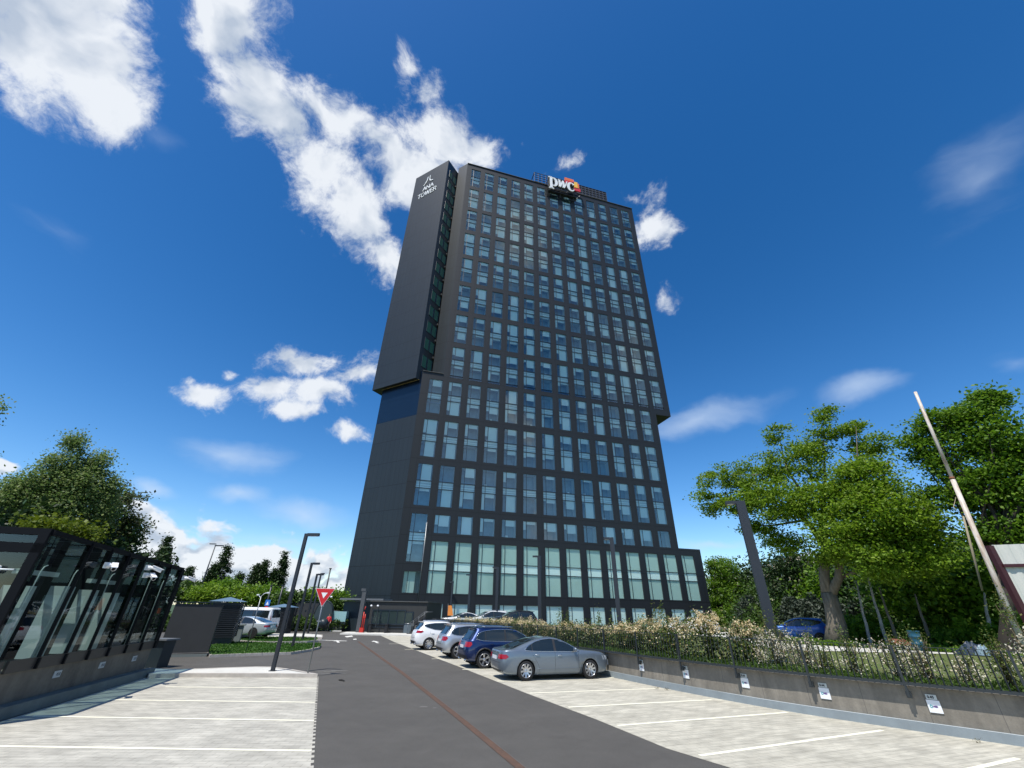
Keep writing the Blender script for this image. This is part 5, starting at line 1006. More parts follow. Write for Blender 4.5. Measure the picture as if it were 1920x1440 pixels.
# ================================================================== LAMP POSTS, SIGNS
LP_ = mat('lamp_grey', (.028, .033, .042), .45, .2); LENS = mat('lamp_lens', (.75, .78, .8), .3)
def lamp(lab, base, H, arm, adir, w=.17, lean=(0, 0), rz=0.0, group='square lamp posts'):
    o = thing('lamp_post', base, lab, 'lamp post', group); ad = Vector((cos(adir), sin(adir), 0)); sd_ = Vector((-ad.y, ad.x, 0))
    ln = Vector((lean[0], lean[1], 0)); mb = MB(); axz = (Z*H+ln).normalized()
    mb.box((Z*H+ln)/2, (w, w*.8, H), ax=(ad, sd_, axz)); mb.build('pole', LP_, o)
    mb = MB(); mb.box(Z*(H-.05)+ln+ad*(arm/2+w*.5), (arm, w*.85, .13), ax=(ad, sd_, Z)); mb.build('arm', LP_, o)
    mb = MB(); mb.box(Z*(H-.118)+ln+ad*(arm*.55+w*.5), (arm*.6, w*.6, .012), ax=(ad, sd_, Z)); mb.build('lens', LENS, o)
    mb = MB(); mb.box((0, 0, .01), (w*1.7, w*1.5, .02)); mb.build('base_plate', LP_, o); return o
az = radians
lamp('tallest dark square lamp post on the pale kerbed island beside the yield sign', gp(511, 1258, .13), 5.2, .55, az(-5), .135)
lamp('second lamp post behind the tallest one, standing on the grass island', gp(548, 1213, .12), 4.95, .5, az(-5), .135)
lamp('third lamp post in the left row before the charcoal screen wall', gp(567, 1199, .12), 4.7, .5, az(-5), .135)
lamp('farthest lamp post of the left row, closest to the round-topped gate', gp(577, 1189, 0), 5.5, .3, az(-5), .135)
dw = az(160)
for x, yb, z, yt, w_, arm, lab in ((1462, 1240, zt(17), 940, .36, .42, 'thick dark lamp post leaning in the view right of the podium, largest on the terrace'), (1166, 1212, zt(26), 1008, .23, .34, 'thick lamp post before the middle of the podium'), (1013, 1190, zt(34), 1042, .27, .42, 'lamp post before the podium with a lit-looking pale lens left of the thick one'),
     (930, 1180, zt(37), 1063, .27, .42, 'lamp post before the podium beside the dark parked car'), (877, 1175, zt(45), 1077, .27, .42, 'lamp post before the podium beside the white parked cars'), (843, 1168, zt(50), 1090, .24, .42, 'smallest lamp post before the podium left of the white cars')):
    p = gp(x, yb, z) if x > 1400 else gp(x, yb, z); H = min(np.arange(3, 8, .01), key=lambda h: abs(proj(Vector((p.x, p.y, z+h)))[1]-yt)); lamp(lab, (p.x, p.y, z), float(H), arm, dw, w_, group='square lamp posts')
# yield sign
ys = thing('yield_sign', gp(577, 1262, .13), 'red and white triangular yield sign on a thin grey pole at the island corner', 'road sign')
mb = MB(); mb.tube([(0, 0, 0), (0, 0, 2.95)], .028, 10); mb.build('pole', mat('galvanised', (.22, .24, .25), .4, .6), ys)
fd = (EYE-gp(577, 1262)); fd.z = 0; fd = Vector((.12, -1, 0)).normalized(); fr = Vector((-fd.y, fd.x, 0)); fr = fr if fr.x > 0 else -fr
REDS = mat('sign_face_red', (.56, .012, .02), .4); SW = mat('sign_face_white', (.82, .82, .82), .4)
def tri(mb, c, r, off, m, th=.004):
    V = [c+fd*off+fr*a*r+Z*b*r for a, b in ((-1, .58), (1, .58), (0, -1.155))]; V2 = [v-fd*th for v in V]; mb.mesh(V+V2, [(0, 2, 1), (3, 4, 5), (0, 1, 4, 3), (1, 2, 5, 4), (2, 0, 3, 5)], m)
cS = Vector((0, 0, 2.72)); mb = MB(); tri(mb, cS, .40, .04, 1, .012); mb.build('border', [REDS, SW], ys); mb = MB(); tri(mb, cS, .375, .046, 0); mb.build('panel', REDS, ys); mb = MB(); tri(mb, cS, .125, .052, 0); mb.build('inner_triangle', SW, ys)
mb = MB(); 
for z in (2.3, 1.75): mb.box((0, 0, z), (.16, .05, .04))
mb.build('clamp', mat('clamp_steel', (.3, .31, .32), .4, .7), ys)
# thin leaning poles with spot lights
def spotpole(lab, x, y, z, yt, xt=None, head=True):
    p = gp(x, y, z); H = min(np.arange(2, 6, .02), key=lambda h: abs(proj(Vector((p.x, p.y, z+h)))[1]-yt)); o = thing('garden_light_pole', (p.x, p.y, z), lab, 'light pole', 'thin poles on the grass islands'); mb = MB(); mb.tube([(0, 0, 0), (0, 0, H)], .028, 8); mb.build('pole', mat('galvanised', (.22, .24, .25), .4, .6), o)
    if head:
        mb = MB(); mb.tube([(0, 0, H), (.15, 0, H+.16), (.34, 0, H+.2)], .02, 6); mb.tube([(0, 0, H-.1), (-.15, 0, H+.05)], .02, 6); mb.box((.38, 0, H+.2), (.16, .1, .07)); mb.box((-.2, 0, H+.08), (.14, .1, .07)); mb.build('spot_head', LENS, o)
spotpole('thin grey pole with small double spotlight head on the lower grass island', 461, 1221, .12, 1118); spotpole('thin grey pole in front of the ramp wall near the louvred tower', 433, 1190, 0, 1122, head=False)
spotpole('thin pole with white spotlight above the louvred vent tower roof', 421, 1175, 0, 1102); 
# far street light
p = at(365, 1135, 70); o = thing('street_light', (p.x, p.y, 0), 'tall slim street light with double head among the far trees on the left', 'street light'); mb = MB(); mb.tube([(0, 0, 0), (0, 0, 9.2)], [.12, .06], 8); mb.build('pole', RAIL, o); mb = MB(); mb.box((.5, 0, 9.25), (1.0, .3, .12)); mb.box((-.4, 0, 9.45), (.8, .25, .1)); mb.build('lamp_head', LP_, o)
for x, lab, D_ in ((498, 'dark post standing in the hedge above the blue road sign', 60), (520, 'dark post in the hedge right of the blue road sign', 58), (604, 'slim dark pole rising behind the yield sign', 64)):
    p = at(x, 1140, D_); mb = MB(); mb.tube([(p.x, p.y, 0), (p.x, p.y, 4.4 if x < 600 else 6.8)], .10, 8); mb.box((p.x, p.y, 4.45 if x < 600 else 6.85), (.26, .26, .1)); tag(mb.build('far_post', RAIL), lab, 'post')
# blue and red traffic signs
p = at(491, 1172, 52); p.z = 0; o = thing('traffic_sign', p, 'small blue square sign above a round red sign behind the white van', 'road sign', world=True); mb = MB(); mb.tube([p, p+Z*2.9], .04, 8); mb.build('pole', mat('galvanised', (.22, .24, .25), .4, .6), o)
vd = Vector((-.1, -1, 0)).normalized(); vr = Vector((1, -.1, 0)).normalized(); BLU = mat('sign_blue', (.02, .16, .52), .4)
mb = MB(); mb.box(p+Z*2.65+vd*.05, (.52, .02, .52), ax=(vr, vd, Z)); mb.build('blue_panel', BLU, o); mb = MB(); q = p+Z*2.62+vd*.065
mb.mesh([q+vr*-.15-Z*.15, q+vr*.15-Z*.15, q+Z*.17], [(0, 1, 2)]); mb.build('white_triangle', SW, o); mb = MB(); q = p+Z*2.12+vd*.05; mb.mesh([q]+[q+vr*.26*cos(2*pi*k/16)+Z*.26*sin(2*pi*k/16) for k in range(16)], [(0, 1+k, 1+(k+1) % 16) for k in range(16)]); mb.build('red_disc', REDS, o); mb = MB(); mb.box(q+vd*.012, (.36, .01, .08), ax=(vr, vd, Z)); mb.build('white_bar', SW, o)
# orange banner
p = at(838, 1162, 48); p.z = zt(48)
o = thing('orange_banner', p, 'small orange banner flag beside the lamp post above the white off-roader', 'banner', world=True); mb = MB(); mb.tube([p, p+Z*2.2], .03, 6); mb.build('pole', RAIL, o); mb = MB(); mb.grid([[p+Z*(1.15+.9*t)+ex*(.03+.55*u*(1-.35*t))+ny*.06*sin(u*5+t*2) for u in (0, .33, .66, 1)] for t in (0, .25, .5, .75, 1)], 0, True); mb.build('flag', mat('flag_orange', (.75, .26, .05), .7), o)
# rusty white flag pole and corrugated fence on the right
DR = 20; pt = at(1716, 735, DR); pb_ = at(1903, 1172, DR); dirv = (pt-pb_).normalized()
m = mat('rusty_white_paint', (.66, .64, .58), .65, col2=(.36, .24, .15), scale=2.2, streak=(7, 7, 1.2), bump=.2)
base = pb_-dirv*((pb_.z-zt(15)+.05)/dirv.z); tb = thing('flag_pole', base, 'tall leaning flag pole of white paint flaking to rust at the right', 'flag pole', world=True)
tt = lambda f: base+(pt-base)*f; mb = MB(); mb.tube([tt(0), tt(.64)], [.072, .066], 14); mb.build('lower_pole', m, tb); mb = MB(); mb.tube([tt(.64), tt(1)], [.052, .046], 14); mb.build('upper_pole', m, tb); mb = MB(); mb.tube([tt(.636), tt(.644)], .071, 14); mb.build('collar', mat('rust', (.22, .09, .04), .9), tb)
a, b = at(1806, 968, 24), at(1842, 1108, 24); mb = MB(); mb.tube([a, a.lerp(b, .5)+Vector((.02, 0, .05)), b], [.03, .04, .03], 6); mb.tube([a, a+Vector((-.2, 0, .35)), a+Vector((.1, 0, .75))], [.02, .015, .006], 5); tag(mb.build('broken_branch', mat('dead_wood', (.30, .25, .16), .85)), 'pale broken branch hanging before the dark trunk at the right', 'branch')
MAR = mat('maroon_paint', (.055, .010, .013), .45); WPN = mat('corrugated_white', (.62, .62, .56), .55, var=.12, scale=.8)
fc = thing('corrugated_fence', at(1900, 1175, 22), 'tall off-white corrugated metal panel in a maroon frame at the right edge', 'metal fence', world=True)
q0 = at(1858, 1022, 21); ff = Vector((1.0, -.30, 0)).normalized(); fn_ = Vector((ff.y, -ff.x, 0)); b0 = Vector((q0.x, q0.y, zt(19)-.02)); b0z = b0.z; Hc = q0.z-b0z
P_ = []
for k in range(0, 181):
    u = k*.05; o_ = .02 if (k % 6) in (0, 1, 2) else 0; P_.append([b0+ff*u+fn_*o_+Z*.5, b0+ff*u+fn_*o_+Z*(Hc+.02*u)])
mb = MB(); mb.grid(P_, 0, False); mb.build('corrugated_sheet', WPN, fc)
mb = MB(); mb.bar(b0+Z*-.1-ff*.06, b0+Z*(Hc-.02)-ff*.06, .16, .14); mb.build('frame_post', MAR, fc)
for z in (Hc*.42, Hc-.62): mb = MB(); mb.bar(b0+Z*z+fn_*.05, b0+Z*(z+.1)+ff*9+fn_*.05, .08, .09); mb.build('frame_rail', MAR, fc)
# small things in the shade of the wood
def lump(name, lab, cat, x, y, D_, size, m):
    p = at(x, y, D_); v = []; mb = MB(); c = Vector((p.x, p.y, max(p.z, zT+.05)))
    P_ = [[c+Vector((size[0]*cos(a)*cos(t)*(1+.12*sin(3*a+t)), size[1]*sin(a)*cos(t), size[2]*(sin(t)+.3*sin(2*a)*cos(t)*.3))) for a in [2*pi*i/14 for i in range(14)]] for t in (-1.5, -.9, -.3, .3, .8, 1.2, 1.5)]
    mb.grid(P_, 0, True, True); tag(mb.build(name, m), lab, cat)
def heap(name, lab, cat, x, D_, size, z0, m):
    p = at(x, 1190, D_); mb = MB(); r_ = random.Random(x); h = [[r_.random() for _ in range(15)] for _ in range(9)]
    mb.grid([[(p.x+(i/14-.5)*size[0], p.y+(j/8-.5)*size[1], z0+size[2]*max(0, 1-(2*i/14-1)**2)*max(0, 1-(2*j/8-1)**2)*(.55+.6*h[j][i])-.1*(i in (0, 14) or j in (0, 8))) for i in range(15)] for j in range(9)], 0, False); return tag(mb.build(name, m), lab, cat)
heap('tarpaulin', 'dark blue tarpaulin heap under the trees before the tall tree', 'tarpaulin', 1812, 34, (1.5, .8, .45), .95, mat('tarp_blue', (.02, .035, .06), .5)); heap('plastic_sheet', 'pale crumpled plastic sheet lying by the dark blue tarpaulin heap', 'plastic sheet', 1830, 33.4, (.7, .4, .35), .98, mat('plastic_pale', (.20, .28, .33), .4))
p = at(1714, 1190, 33); mb = MB(); mb.lathe([(0, 0), (.26, 0), (.28, .02), (.26, .25), (.28, .28), (.26, .31), (.26, .58), (.28, .61), (.26, .64), (.26, .84), (.28, .87), (.24, .88), (0, .86)], 18, axis='Z', c=(p.x, p.y, .95)); tag(mb.build('oil_drum', mat('barrel_blue', (.02, .09, .14), .4)), 'small blue barrel half hidden in the undergrowth of the wood', 'barrel')
heap('red_tarpaulin', 'red tarpaulin heap seen past the rusty pole', 'tarpaulin', 1888, 40, (2.4, 1.2, 1.6), .8, mat('container_red', (.28, .025, .015), .6))
mb = MB(); p = at(1690, 1180, 33); q = at(1655, 1179, 33)
for k in range(6): mb.box(Vector((p.lerp(q, k/5).x, p.y+.1*(k % 2), 1.25+.05*(k % 3))), (.34, .25, .16), rz=.3*k)
tag(mb.build('brick_rubble', mat('brick_red', (.30, .13, .08), .9)), 'short row of red brick rubble under the dark trees', 'rubble')
# ================================================================== CARS
TYRE = mat('tyre_rubber', (.012, .012, .013), .75); ALLOY = mat('alloy', (.55, .56, .58), .28, .85); ALLOYD = mat('alloy_dark', (.03, .03, .034), .35, .5); CGL = mat('car_glass', (.012, .018, .020), .04, spec=.9); CHR = mat('chrome', (.75, .77, .8), .12, 1.0); BLKP = mat('black_plastic', (.02, .021, .023), .55)
RLT = mat('tail_light_red', (.30, .004, .008), .12, spec=.8); RLW = mat('tail_light_clear', (.55, .2, .2), .15); UND = mat('underbody', (.006, .006, .006), .9); PLATE = mat('licence_plate', (.75, .76, .78), .4); SHUT = mat('shut_line', (.006, .007, .008), .7)
def catmull(rows, n):
    rows = [np.array(r, float) for r in rows]; o = []
    for i in range(len(rows)-1):
        p0, p1, p2, p3 = rows[max(i-1, 0)], rows[i], rows[i+1], rows[min(i+2, len(rows)-1)]
        for k in range(n):
            t = k/n; v = .5*((2*p1)+(p2-p0)*t+(2*p0-5*p1+4*p2-p3)*t*t+(3*p1-p0-3*p2+p3)*t**3); v = np.clip(v, np.minimum(p1, p2)-.004, np.maximum(p1, p2)+.004); o.append(v)
    o.append(rows[-1]); return o
class Body:
    """stack of horizontal slices (z, rear x, front x, half width), each a rounded rectangle"""
    def __init__(s, rows, n=5.5): s.R = catmull(rows, 3); s.z = np.array([r[0] for r in s.R]); s.A = np.array(s.R); s.n = n
    def sl(s, z): return [float(np.interp(z, s.z, s.A[:, k])) for k in (1, 2, 3)]
    def y(s, x, z): xr, xf, w = s.sl(z); a = (xf-xr)/2; c = (xf+xr)/2; return w*max(0, 1-min(1, abs((x-c)/a))**s.n)**(1/s.n)
    def xrear(s, y, z): xr, xf, w = s.sl(z); a = (xf-xr)/2; c = (xf+xr)/2; return c-a*max(0, 1-min(1, abs(y/w))**s.n)**(1/s.n)
    def xfront(s, y, z): xr, xf, w = s.sl(z); a = (xf-xr)/2; c = (xf+xr)/2; return c+a*max(0, 1-min(1, abs(y/w))**s.n)**(1/s.n)
    def mesh(s, mb, N_=96):
        P_ = []
        for z, xr, xf, w in s.R:
            a = (xf-xr)/2; c = (xf+xr)/2; row = []
            for k in range(N_):
                t = 2*pi*(k+.5)/N_; ct, st = cos(t), sin(t); row.append((c+a*math.copysign(abs(ct)**(2/s.n), ct), w*math.copysign(abs(st)**(2/s.n), st), z))
            P_.append(row)
        mb.grid(P_, 0, True, True); n0 = len(P_[0]); mb.face(P_[-1], 0, None, True); mb.face(P_[0][::-1], 0)
def wheel_parts(r, w, spokes, dark, style=0):
    T = MB(); T.lathe([(r*.70, -w/2+.01), (r*.93, -w/2), (r*.985, -w/2+.02), (r, -w/2+.05), (r, w/2-.05), (r*.985, w/2-.02), (r*.93, w/2), (r*.70, w/2-.01)], 40, axis='Y'); 
    for sgn in (-1, 1): T.lathe([(r*.70, sgn*(w/2-.01)), (r*.62, sgn*(w/2-.04))], 40, axis='Y')
    R_ = MB(); o = -w/2
    R_.lathe([(r*.70, o+.012), (r*.685, o), (r*.66, o+.005), (r*.64, o+.06), (r*.60, o+.13)], 40, axis='Y')
    for k in range(spokes):
        a = 2*pi*k/spokes; 
        for da in ((0,) if style == 0 else (-.14, .14)):
            d1 = Vector((cos(a), 0, sin(a))); d2 = Vector((cos(a+da), 0, sin(a+da))); t2 = Vector((-sin(a), 0, cos(a)))
            w1, w2 = (.035, .028) if style == 0 else (.022, .018)
            A_ = d1*r*.13+Vector((0, o+.045, 0)); B_ = d2*r*.66+Vector((0, o+.012, 0)); V = [A_-t2*w1, A_+t2*w1, B_+t2*w2, B_-t2*w2]; V += [v+Vector((0, .03, 0)) for v in V]
            R_.mesh(V, [(0, 1, 2, 3), (4, 7, 6, 5), (0, 4, 5, 1), (2, 6, 7, 3), (1, 5, 6, 2), (3, 7, 4, 0)])
    R_.lathe([(0, o+.03), (r*.10, o+.03), (r*.17, o+.05)], 20, axis='Y')
    Dk = MB(); Dk.lathe([(0, o+.11), (r*.62, o+.12)], 24, axis='Y'); Dk.lathe([(r*.0, o+.09), (r*.42, o+.09), (r*.42, o+.11)], 24, axis='Y')
    return T, R_, Dk
def make_car(name, lab, cat, loc, rz, P, scale=1.0, cheap=False, group=None):
    o = thing(name, loc, lab, cat, group, rz); o.scale = (scale,)*3; B = Body(P['rows'], P.get('n', 5.5)); r = P['r']; xw = P['xw']; wt = .225; zr = r
    # body with wheel arches cut
    mb = MB(); B.mesh(mb, 72 if cheap else 112); body = mb.build('body', P['paint'], o)
    if not cheap:
        cm = MB()
        for x in xw:
            for sy in (-1, 1): cm.tube([(x, sy*.58, zr+.005), (x, sy*1.2, zr+.005)], r*1.13, 48)
        cut = cm.build('cutter', UND); cut.location = (0, 0, 0)
        body.parent = None; md = body.modifiers.new('b', 'BOOLEAN'); md.operation = 'DIFFERENCE'; md.object = cut; md.solver = 'EXACT'
        dg = bpy.context.evaluated_depsgraph_get(); nm = bpy.data.meshes.new_from_object(body.evaluated_get(dg)); body.modifiers.clear(); body.data = nm; bpy.data.objects.remove(cut); body.parent = o
        nm.materials.clear(); nm.materials.append(P['paint']); nm.materials.append(UND)
        for p_ in nm.polygons:
            c = p_.center; inn = any(abs(hypot(c.x-x, c.z-zr-.005)-r*1.13) < .02 and abs(p_.normal.y) < .3 for x in xw) or (abs(abs(c.y)-.58) < .01 and abs(p_.normal.y) > .9 and c.z < .75)
            p_.material_index = 1 if inn else 0
            if inn: p_.use_smooth = False
    else:
        for x in xw:
            for sy in (-1, 1): mb = MB(); mb.lathe([(0, sy*(P['hw']+.004)), (r*1.12, sy*(P['hw']+.004))][::sy], 28, axis='Y', c=(x, 0, zr), smooth=False); mb.build('wheel_arch', UND, o)
    T, R_, Dk = wheel_parts(r, wt, P['spokes'], True, P.get('style', 0)); tm = rm = None
    for x in xw:
        for sy in (-1, 1):
            w_ = bpy.data.objects.new('wheel', None); C.objects.link(w_); w_.parent = o; w_.location = (x, sy*(P['hw']-wt/2-.015+(.02 if cheap else 0)), r); w_.rotation_euler = (0, .35*x, 0) if sy < 0 else (0, .35*x, pi)
            if tm is None: tm = T.build('tyre', TYRE, w_, origin=(0, 0, 0)); rm = R_.build('rim', P.get('rim', ALLOY), w_, origin=(0, 0, 0)); dm = Dk.build('brake_disc', ALLOYD, w_, origin=(0, 0, 0))
            else:
                for q in (tm, rm, dm): c = q.copy(); C.objects.link(c); c.parent = w_
    if P.get('clad'):
        mb = MB()
        for x in xw:
            for sy in (-1, 1):
                pts = [(x+(r*1.13+.03)*cos(t), zr+(r*1.13+.03)*sin(t)) for t in np.linspace(-.15, pi+.15, 22)]; pts = [q for q in pts if q[1] > .3]
                mb.tube([(a, sy*(B.y(a, b)+.004), b) for a, b in pts], .034, 6)
        mb.build('arch_trim', BLKP, o)
        mb = MB()
        for sy in (-1, 1):
            xs = np.linspace(xw[0]+r*1.2, xw[1]-r*1.2, 12); mb.grid([[(x, sy*(B.y(x, z)+.006), z) for z in np.linspace(.27, .42, 4)] for x in xs])
        mb.build('sill_trim', BLKP, o)
    # side windows: strips on the tumblehome
    def patch(mb, xs, zl, zh, sy, off=.006, n=7):
        mb.grid([[(x, sy*(B.y(x, zl(x)+(zh(x)-zl(x))*t)+off), zl(x)+(zh(x)-zl(x))*t) for t in np.linspace(0, 1, n)] for x in xs])
    dlo = P['dlo']; zl = lambda x: float(np.interp(x, [p[0] for p in dlo], [p[1] for p in dlo])); zh = lambda x: float(np.interp(x, [p[0] for p in dlo], [p[2] for p in dlo]))
    for (a, b) in P['panes']:
        for sy in (-1, 1): mb = MB(); patch(mb, np.linspace(a, b, 14), zl, zh, sy); mb.build('side_window', CGL, o)
    mb = MB(); xs = np.linspace(dlo[0][0], dlo[-1][0], 40)
    for sy in (-1, 1):
        mb.tube([(x, sy*(B.y(x, zh(x)+.008)+.008), zh(x)+.008) for x in xs], .011, 5); mb.tube([(x, sy*(B.y(x, zl(x)-.008)+.008), zl(x)-.008) for x in xs], .011, 5)
    mb.build('window_trim', P.get('trim', CHR), o)
    mb = MB()
    for p0, p1 in zip(P['panes'][:-1], P['panes'][1:]):
        xa, xb = p0[1], p1[0]
        for sy in (-1, 1): patch(mb, np.linspace(xa-.01, xb+.01, 3), zl, zh, sy, .004)
    mb.build('pillar_trim', BLKP, o)
    # rear glass, windscreen
    def end(mb, fn, z0, z1, wf, off, n=9, ny_=11, asp=1): 
        sg_ = -1 if fn == B.xrear else 1
        rows = []
        for t in np.linspace(0, 1, n):
            z = z0+(z1-z0)*t; w_ = B.sl(z)[2]*wf(t); rows.append([(fn(w_*u, z)+sg_*off, w_*u, z+off*.4) for u in np.linspace(-1, 1, ny_)])
        mb.grid(rows)
    a, b = P['rear_glass']; mb = MB(); end(mb, B.xrear, a, b, lambda t: .88-.06*t, .008); mb.build('rear_window', CGL, o)
    a, b = P['screen']; mb = MB(); end(mb, B.xfront, a, b, lambda t: .90-.04*t, .008); mb.build('windscreen', CGL, o)
    # lamps wrapped round the rear corner
    a, b, ins, xs_ = P['tail']
    for sy in (-1, 1):
        mb = MB(); rows = []
        for t in np.linspace(0, 1, 7):
            z = a+(b-a)*t; row = []
            xr_, xf_, w_ = B.sl(z); a_ = (xf_-xr_)/2; c_ = (xf_+xr_)/2; t0 = math.asin(ins**(B.n/2)); t1 = math.acos(((a_-xs_*(1-.3*abs(t-.5)*2))/a_)**(B.n/2))
            for u in np.linspace(0, 1, 18):
                tt_ = t0+(t1-t0)*u; row.append((c_-a_*cos(tt_)**(2/B.n)-.010*cos(tt_), sy*(w_*sin(tt_)**(2/B.n)+.010*sin(tt_)), z))
            rows.append(row)
        mb.grid(rows); mb.build('tail_light', RLT, o)
        a2, b2 = P['head']; mb = MB(); rows = []
        for t in np.linspace(0, 1, 5):
            z = a2+(b2-a2)*t; w_ = B.sl(z)[2]; rows.append([(B.xfront(w_*u, z)+.008, sy*w_*u, z) for u in np.linspace(.55, .985, 10)])
        mb.grid(rows); mb.build('headlight', mat('headlight_glass', (.4, .44, .48), .08, spec=.9), o)
    zp = P['plate']; xp = B.xrear(0, zp); mb = MB(); mb.box((xp-.012, 0, zp), (.02, .52, .12)); pt_ = mb.build('licence_plate', PLATE, o)
    mb = MB(); ze = P.get('emblem', zp+.2); xe = B.xrear(0, ze); mb.lathe([(0, -.012), (.045, -.010), (.045, .0)], 14, axis='Y', c=(0, 0, 0)); mb.v = [(xe+y, x, ze+z) for x, y, z in mb.v]; mb.build('emblem', CHR, o)
    # bumper insert, shut lines, handles, mirrors
    mb = MB(); end(mb, B.xrear, P['rows'][0][0]+.005, P['bump'], lambda t: .80, .012, 4); mb.build('bumper_insert', BLKP, o); mb = MB(); end(mb, B.xfront, P['rows'][0][0]+.005, P['bump'], lambda t: .75, .012, 4); mb.build('bumper_insert', BLKP, o)
    if not cheap:
        mb = MB()
        for sy in (-1, 1):
            for ln in P['shuts']: mb.tube([(x, sy*(B.y(x, z)+.0005), z) for x, z in ln], .0045, 4)
        for z in P.get('hatch', ()): w_ = B.sl(z)[2]*.84; mb.tube([(B.xrear(w_*u, z)-.001, w_*u, z) for u in np.linspace(-1, 1, 14)], .005, 4)
        mb.build('shut_line', SHUT, o)
        for x, z in P['handles']:
            for sy in (-1, 1): mb = MB(); y = B.y(x, z); mb.tube([(x-.10, sy*(y+.004), z), (x-.08, sy*(y+.03), z+.004), (x+.08, sy*(y+.03), z+.004), (x+.10, sy*(y+.004), z)], [.008, .013, .013, .008], 8); mb.build('door_handle', P.get('hmat', CHR), o)
        if 'strip' in P:
            mb = MB(); x0_, x1_, z_ = P['strip']
            for sy in (-1, 1): mb.tube([(x, sy*(B.y(x, z_)+.002), z_) for x in np.linspace(x0_, x1_, 14)], .009, 6)
            mb.build('side_strip', P.get('stripm', P['paint']), o)
    for sy in (-1, 1):
        x, z = P['mirror']; y = B.y(x, z); mb = MB(); c = Vector((x, sy*(y+.13), z+.06)); mb.grid([[c+Vector((.07*cos(t)*cos(a)*1.0, .12*sin(a)*cos(t), .075*sin(t))) for a in [2*pi*i/12 for i in range(12)]] for t in np.linspace(-1.5, 1.5, 7)], 0, True, True); mb.box((x+.02, sy*(y+.03), z), (.06, .12, .04)); mb.build('mirror', P.get('mir', P['paint']), o)
    if P.get('rails'):
        mb = MB(); x0_, x1_ = P['rails']
        for sy in (-1, 1):
            pts = [(x, sy*P['rails_y'], P['rails_z'](x)) for x in np.linspace(x0_, x1_, 12)]; mb.tube(pts, .018, 6)
        mb.build('roof_rail', P.get('trim', CHR), o)
    if P.get('spoiler'):
        x, z, w_ = P['spoiler']; mb = MB(); mb.box((x, 0, z), (.24, w_, .035)); mb.build('roof_spoiler', BLKP if P.get('darksp') else P['paint'], o)
    mb = MB(); mb.box((0, 0, .26), (P['rows'][1][2]-P['rows'][1][1]-.7, 1.05, .2)); mb.build('underbody', UND, o)
    if P.get('pipes'):
        mb = MB()
        for y in (-.5, .5): x = B.xrear(0, .38); mb.tube([(x+.1, y, .33), (x-.02, y, .33)], .04, 10)
        mb.build('exhaust', CHR, o)
    return o
def paint(name, col, metal=.5, rough=.32): return mat(name, col, rough, metal, coat=1.0, var=.04, scale=30)
SED = dict(rows=[(.19,-2.15,2.20,.80),(.26,-2.33,2.34,.875),(.40,-2.40,2.41,.915),(.55,-2.43,2.43,.93),(.68,-2.425,2.42,.932),(.78,-2.405,2.38,.93),(.86,-2.385,2.28,.922),(.92,-2.375,2.12,.912),(.965,-2.36,1.82,.90),(.99,-2.34,1.50,.888),(1.015,-2.28,1.20,.872),(1.04,-2.12,1.06,.852),(1.08,-1.92,.96,.83),(1.16,-1.66,.78,.79),(1.24,-1.40,.60,.75),(1.32,-1.12,.40,.712),(1.39,-.82,.18,.66),(1.43,-.58,.0,.60),(1.455,-.40,-.16,.48)],
  r=.335, xw=(-1.38, 1.46), hw=.93, spokes=9, dlo=[(-1.42,1.02,1.03),(-1.24,1.0,1.16),(-.95,.985,1.29),(-.6,.98,1.37),(-.2,.975,1.40),(.2,.97,1.35),(.55,.965,1.22),(.8,.965,1.10),(.95,.975,.985)], panes=[(-1.40,-1.12),(-1.09,-.16),(-.06,.90)], rear_glass=(1.05,1.37), screen=(1.05,1.38), tail=(.72,.87,.46,.30), head=(.66,.80), plate=.74, emblem=.93, bump=.34,
  shuts=[[(-.13,z) for z in np.linspace(.28,.97,8)], [(-1.13,.99),(-1.10,.85),(-.98,.70),(-.88,.55),(-.82,.40),(-.80,.28)], [(.93,z) for z in np.linspace(.30,.94,8)], [(x,.235+.01) for x in np.linspace(-.95,1.05,6)]], hatch=(.60,1.0), handles=[(-.92,.86),(.08,.84)], mirror=(.74,.98), strip=(-.9,1.0,.40), n=7.0)
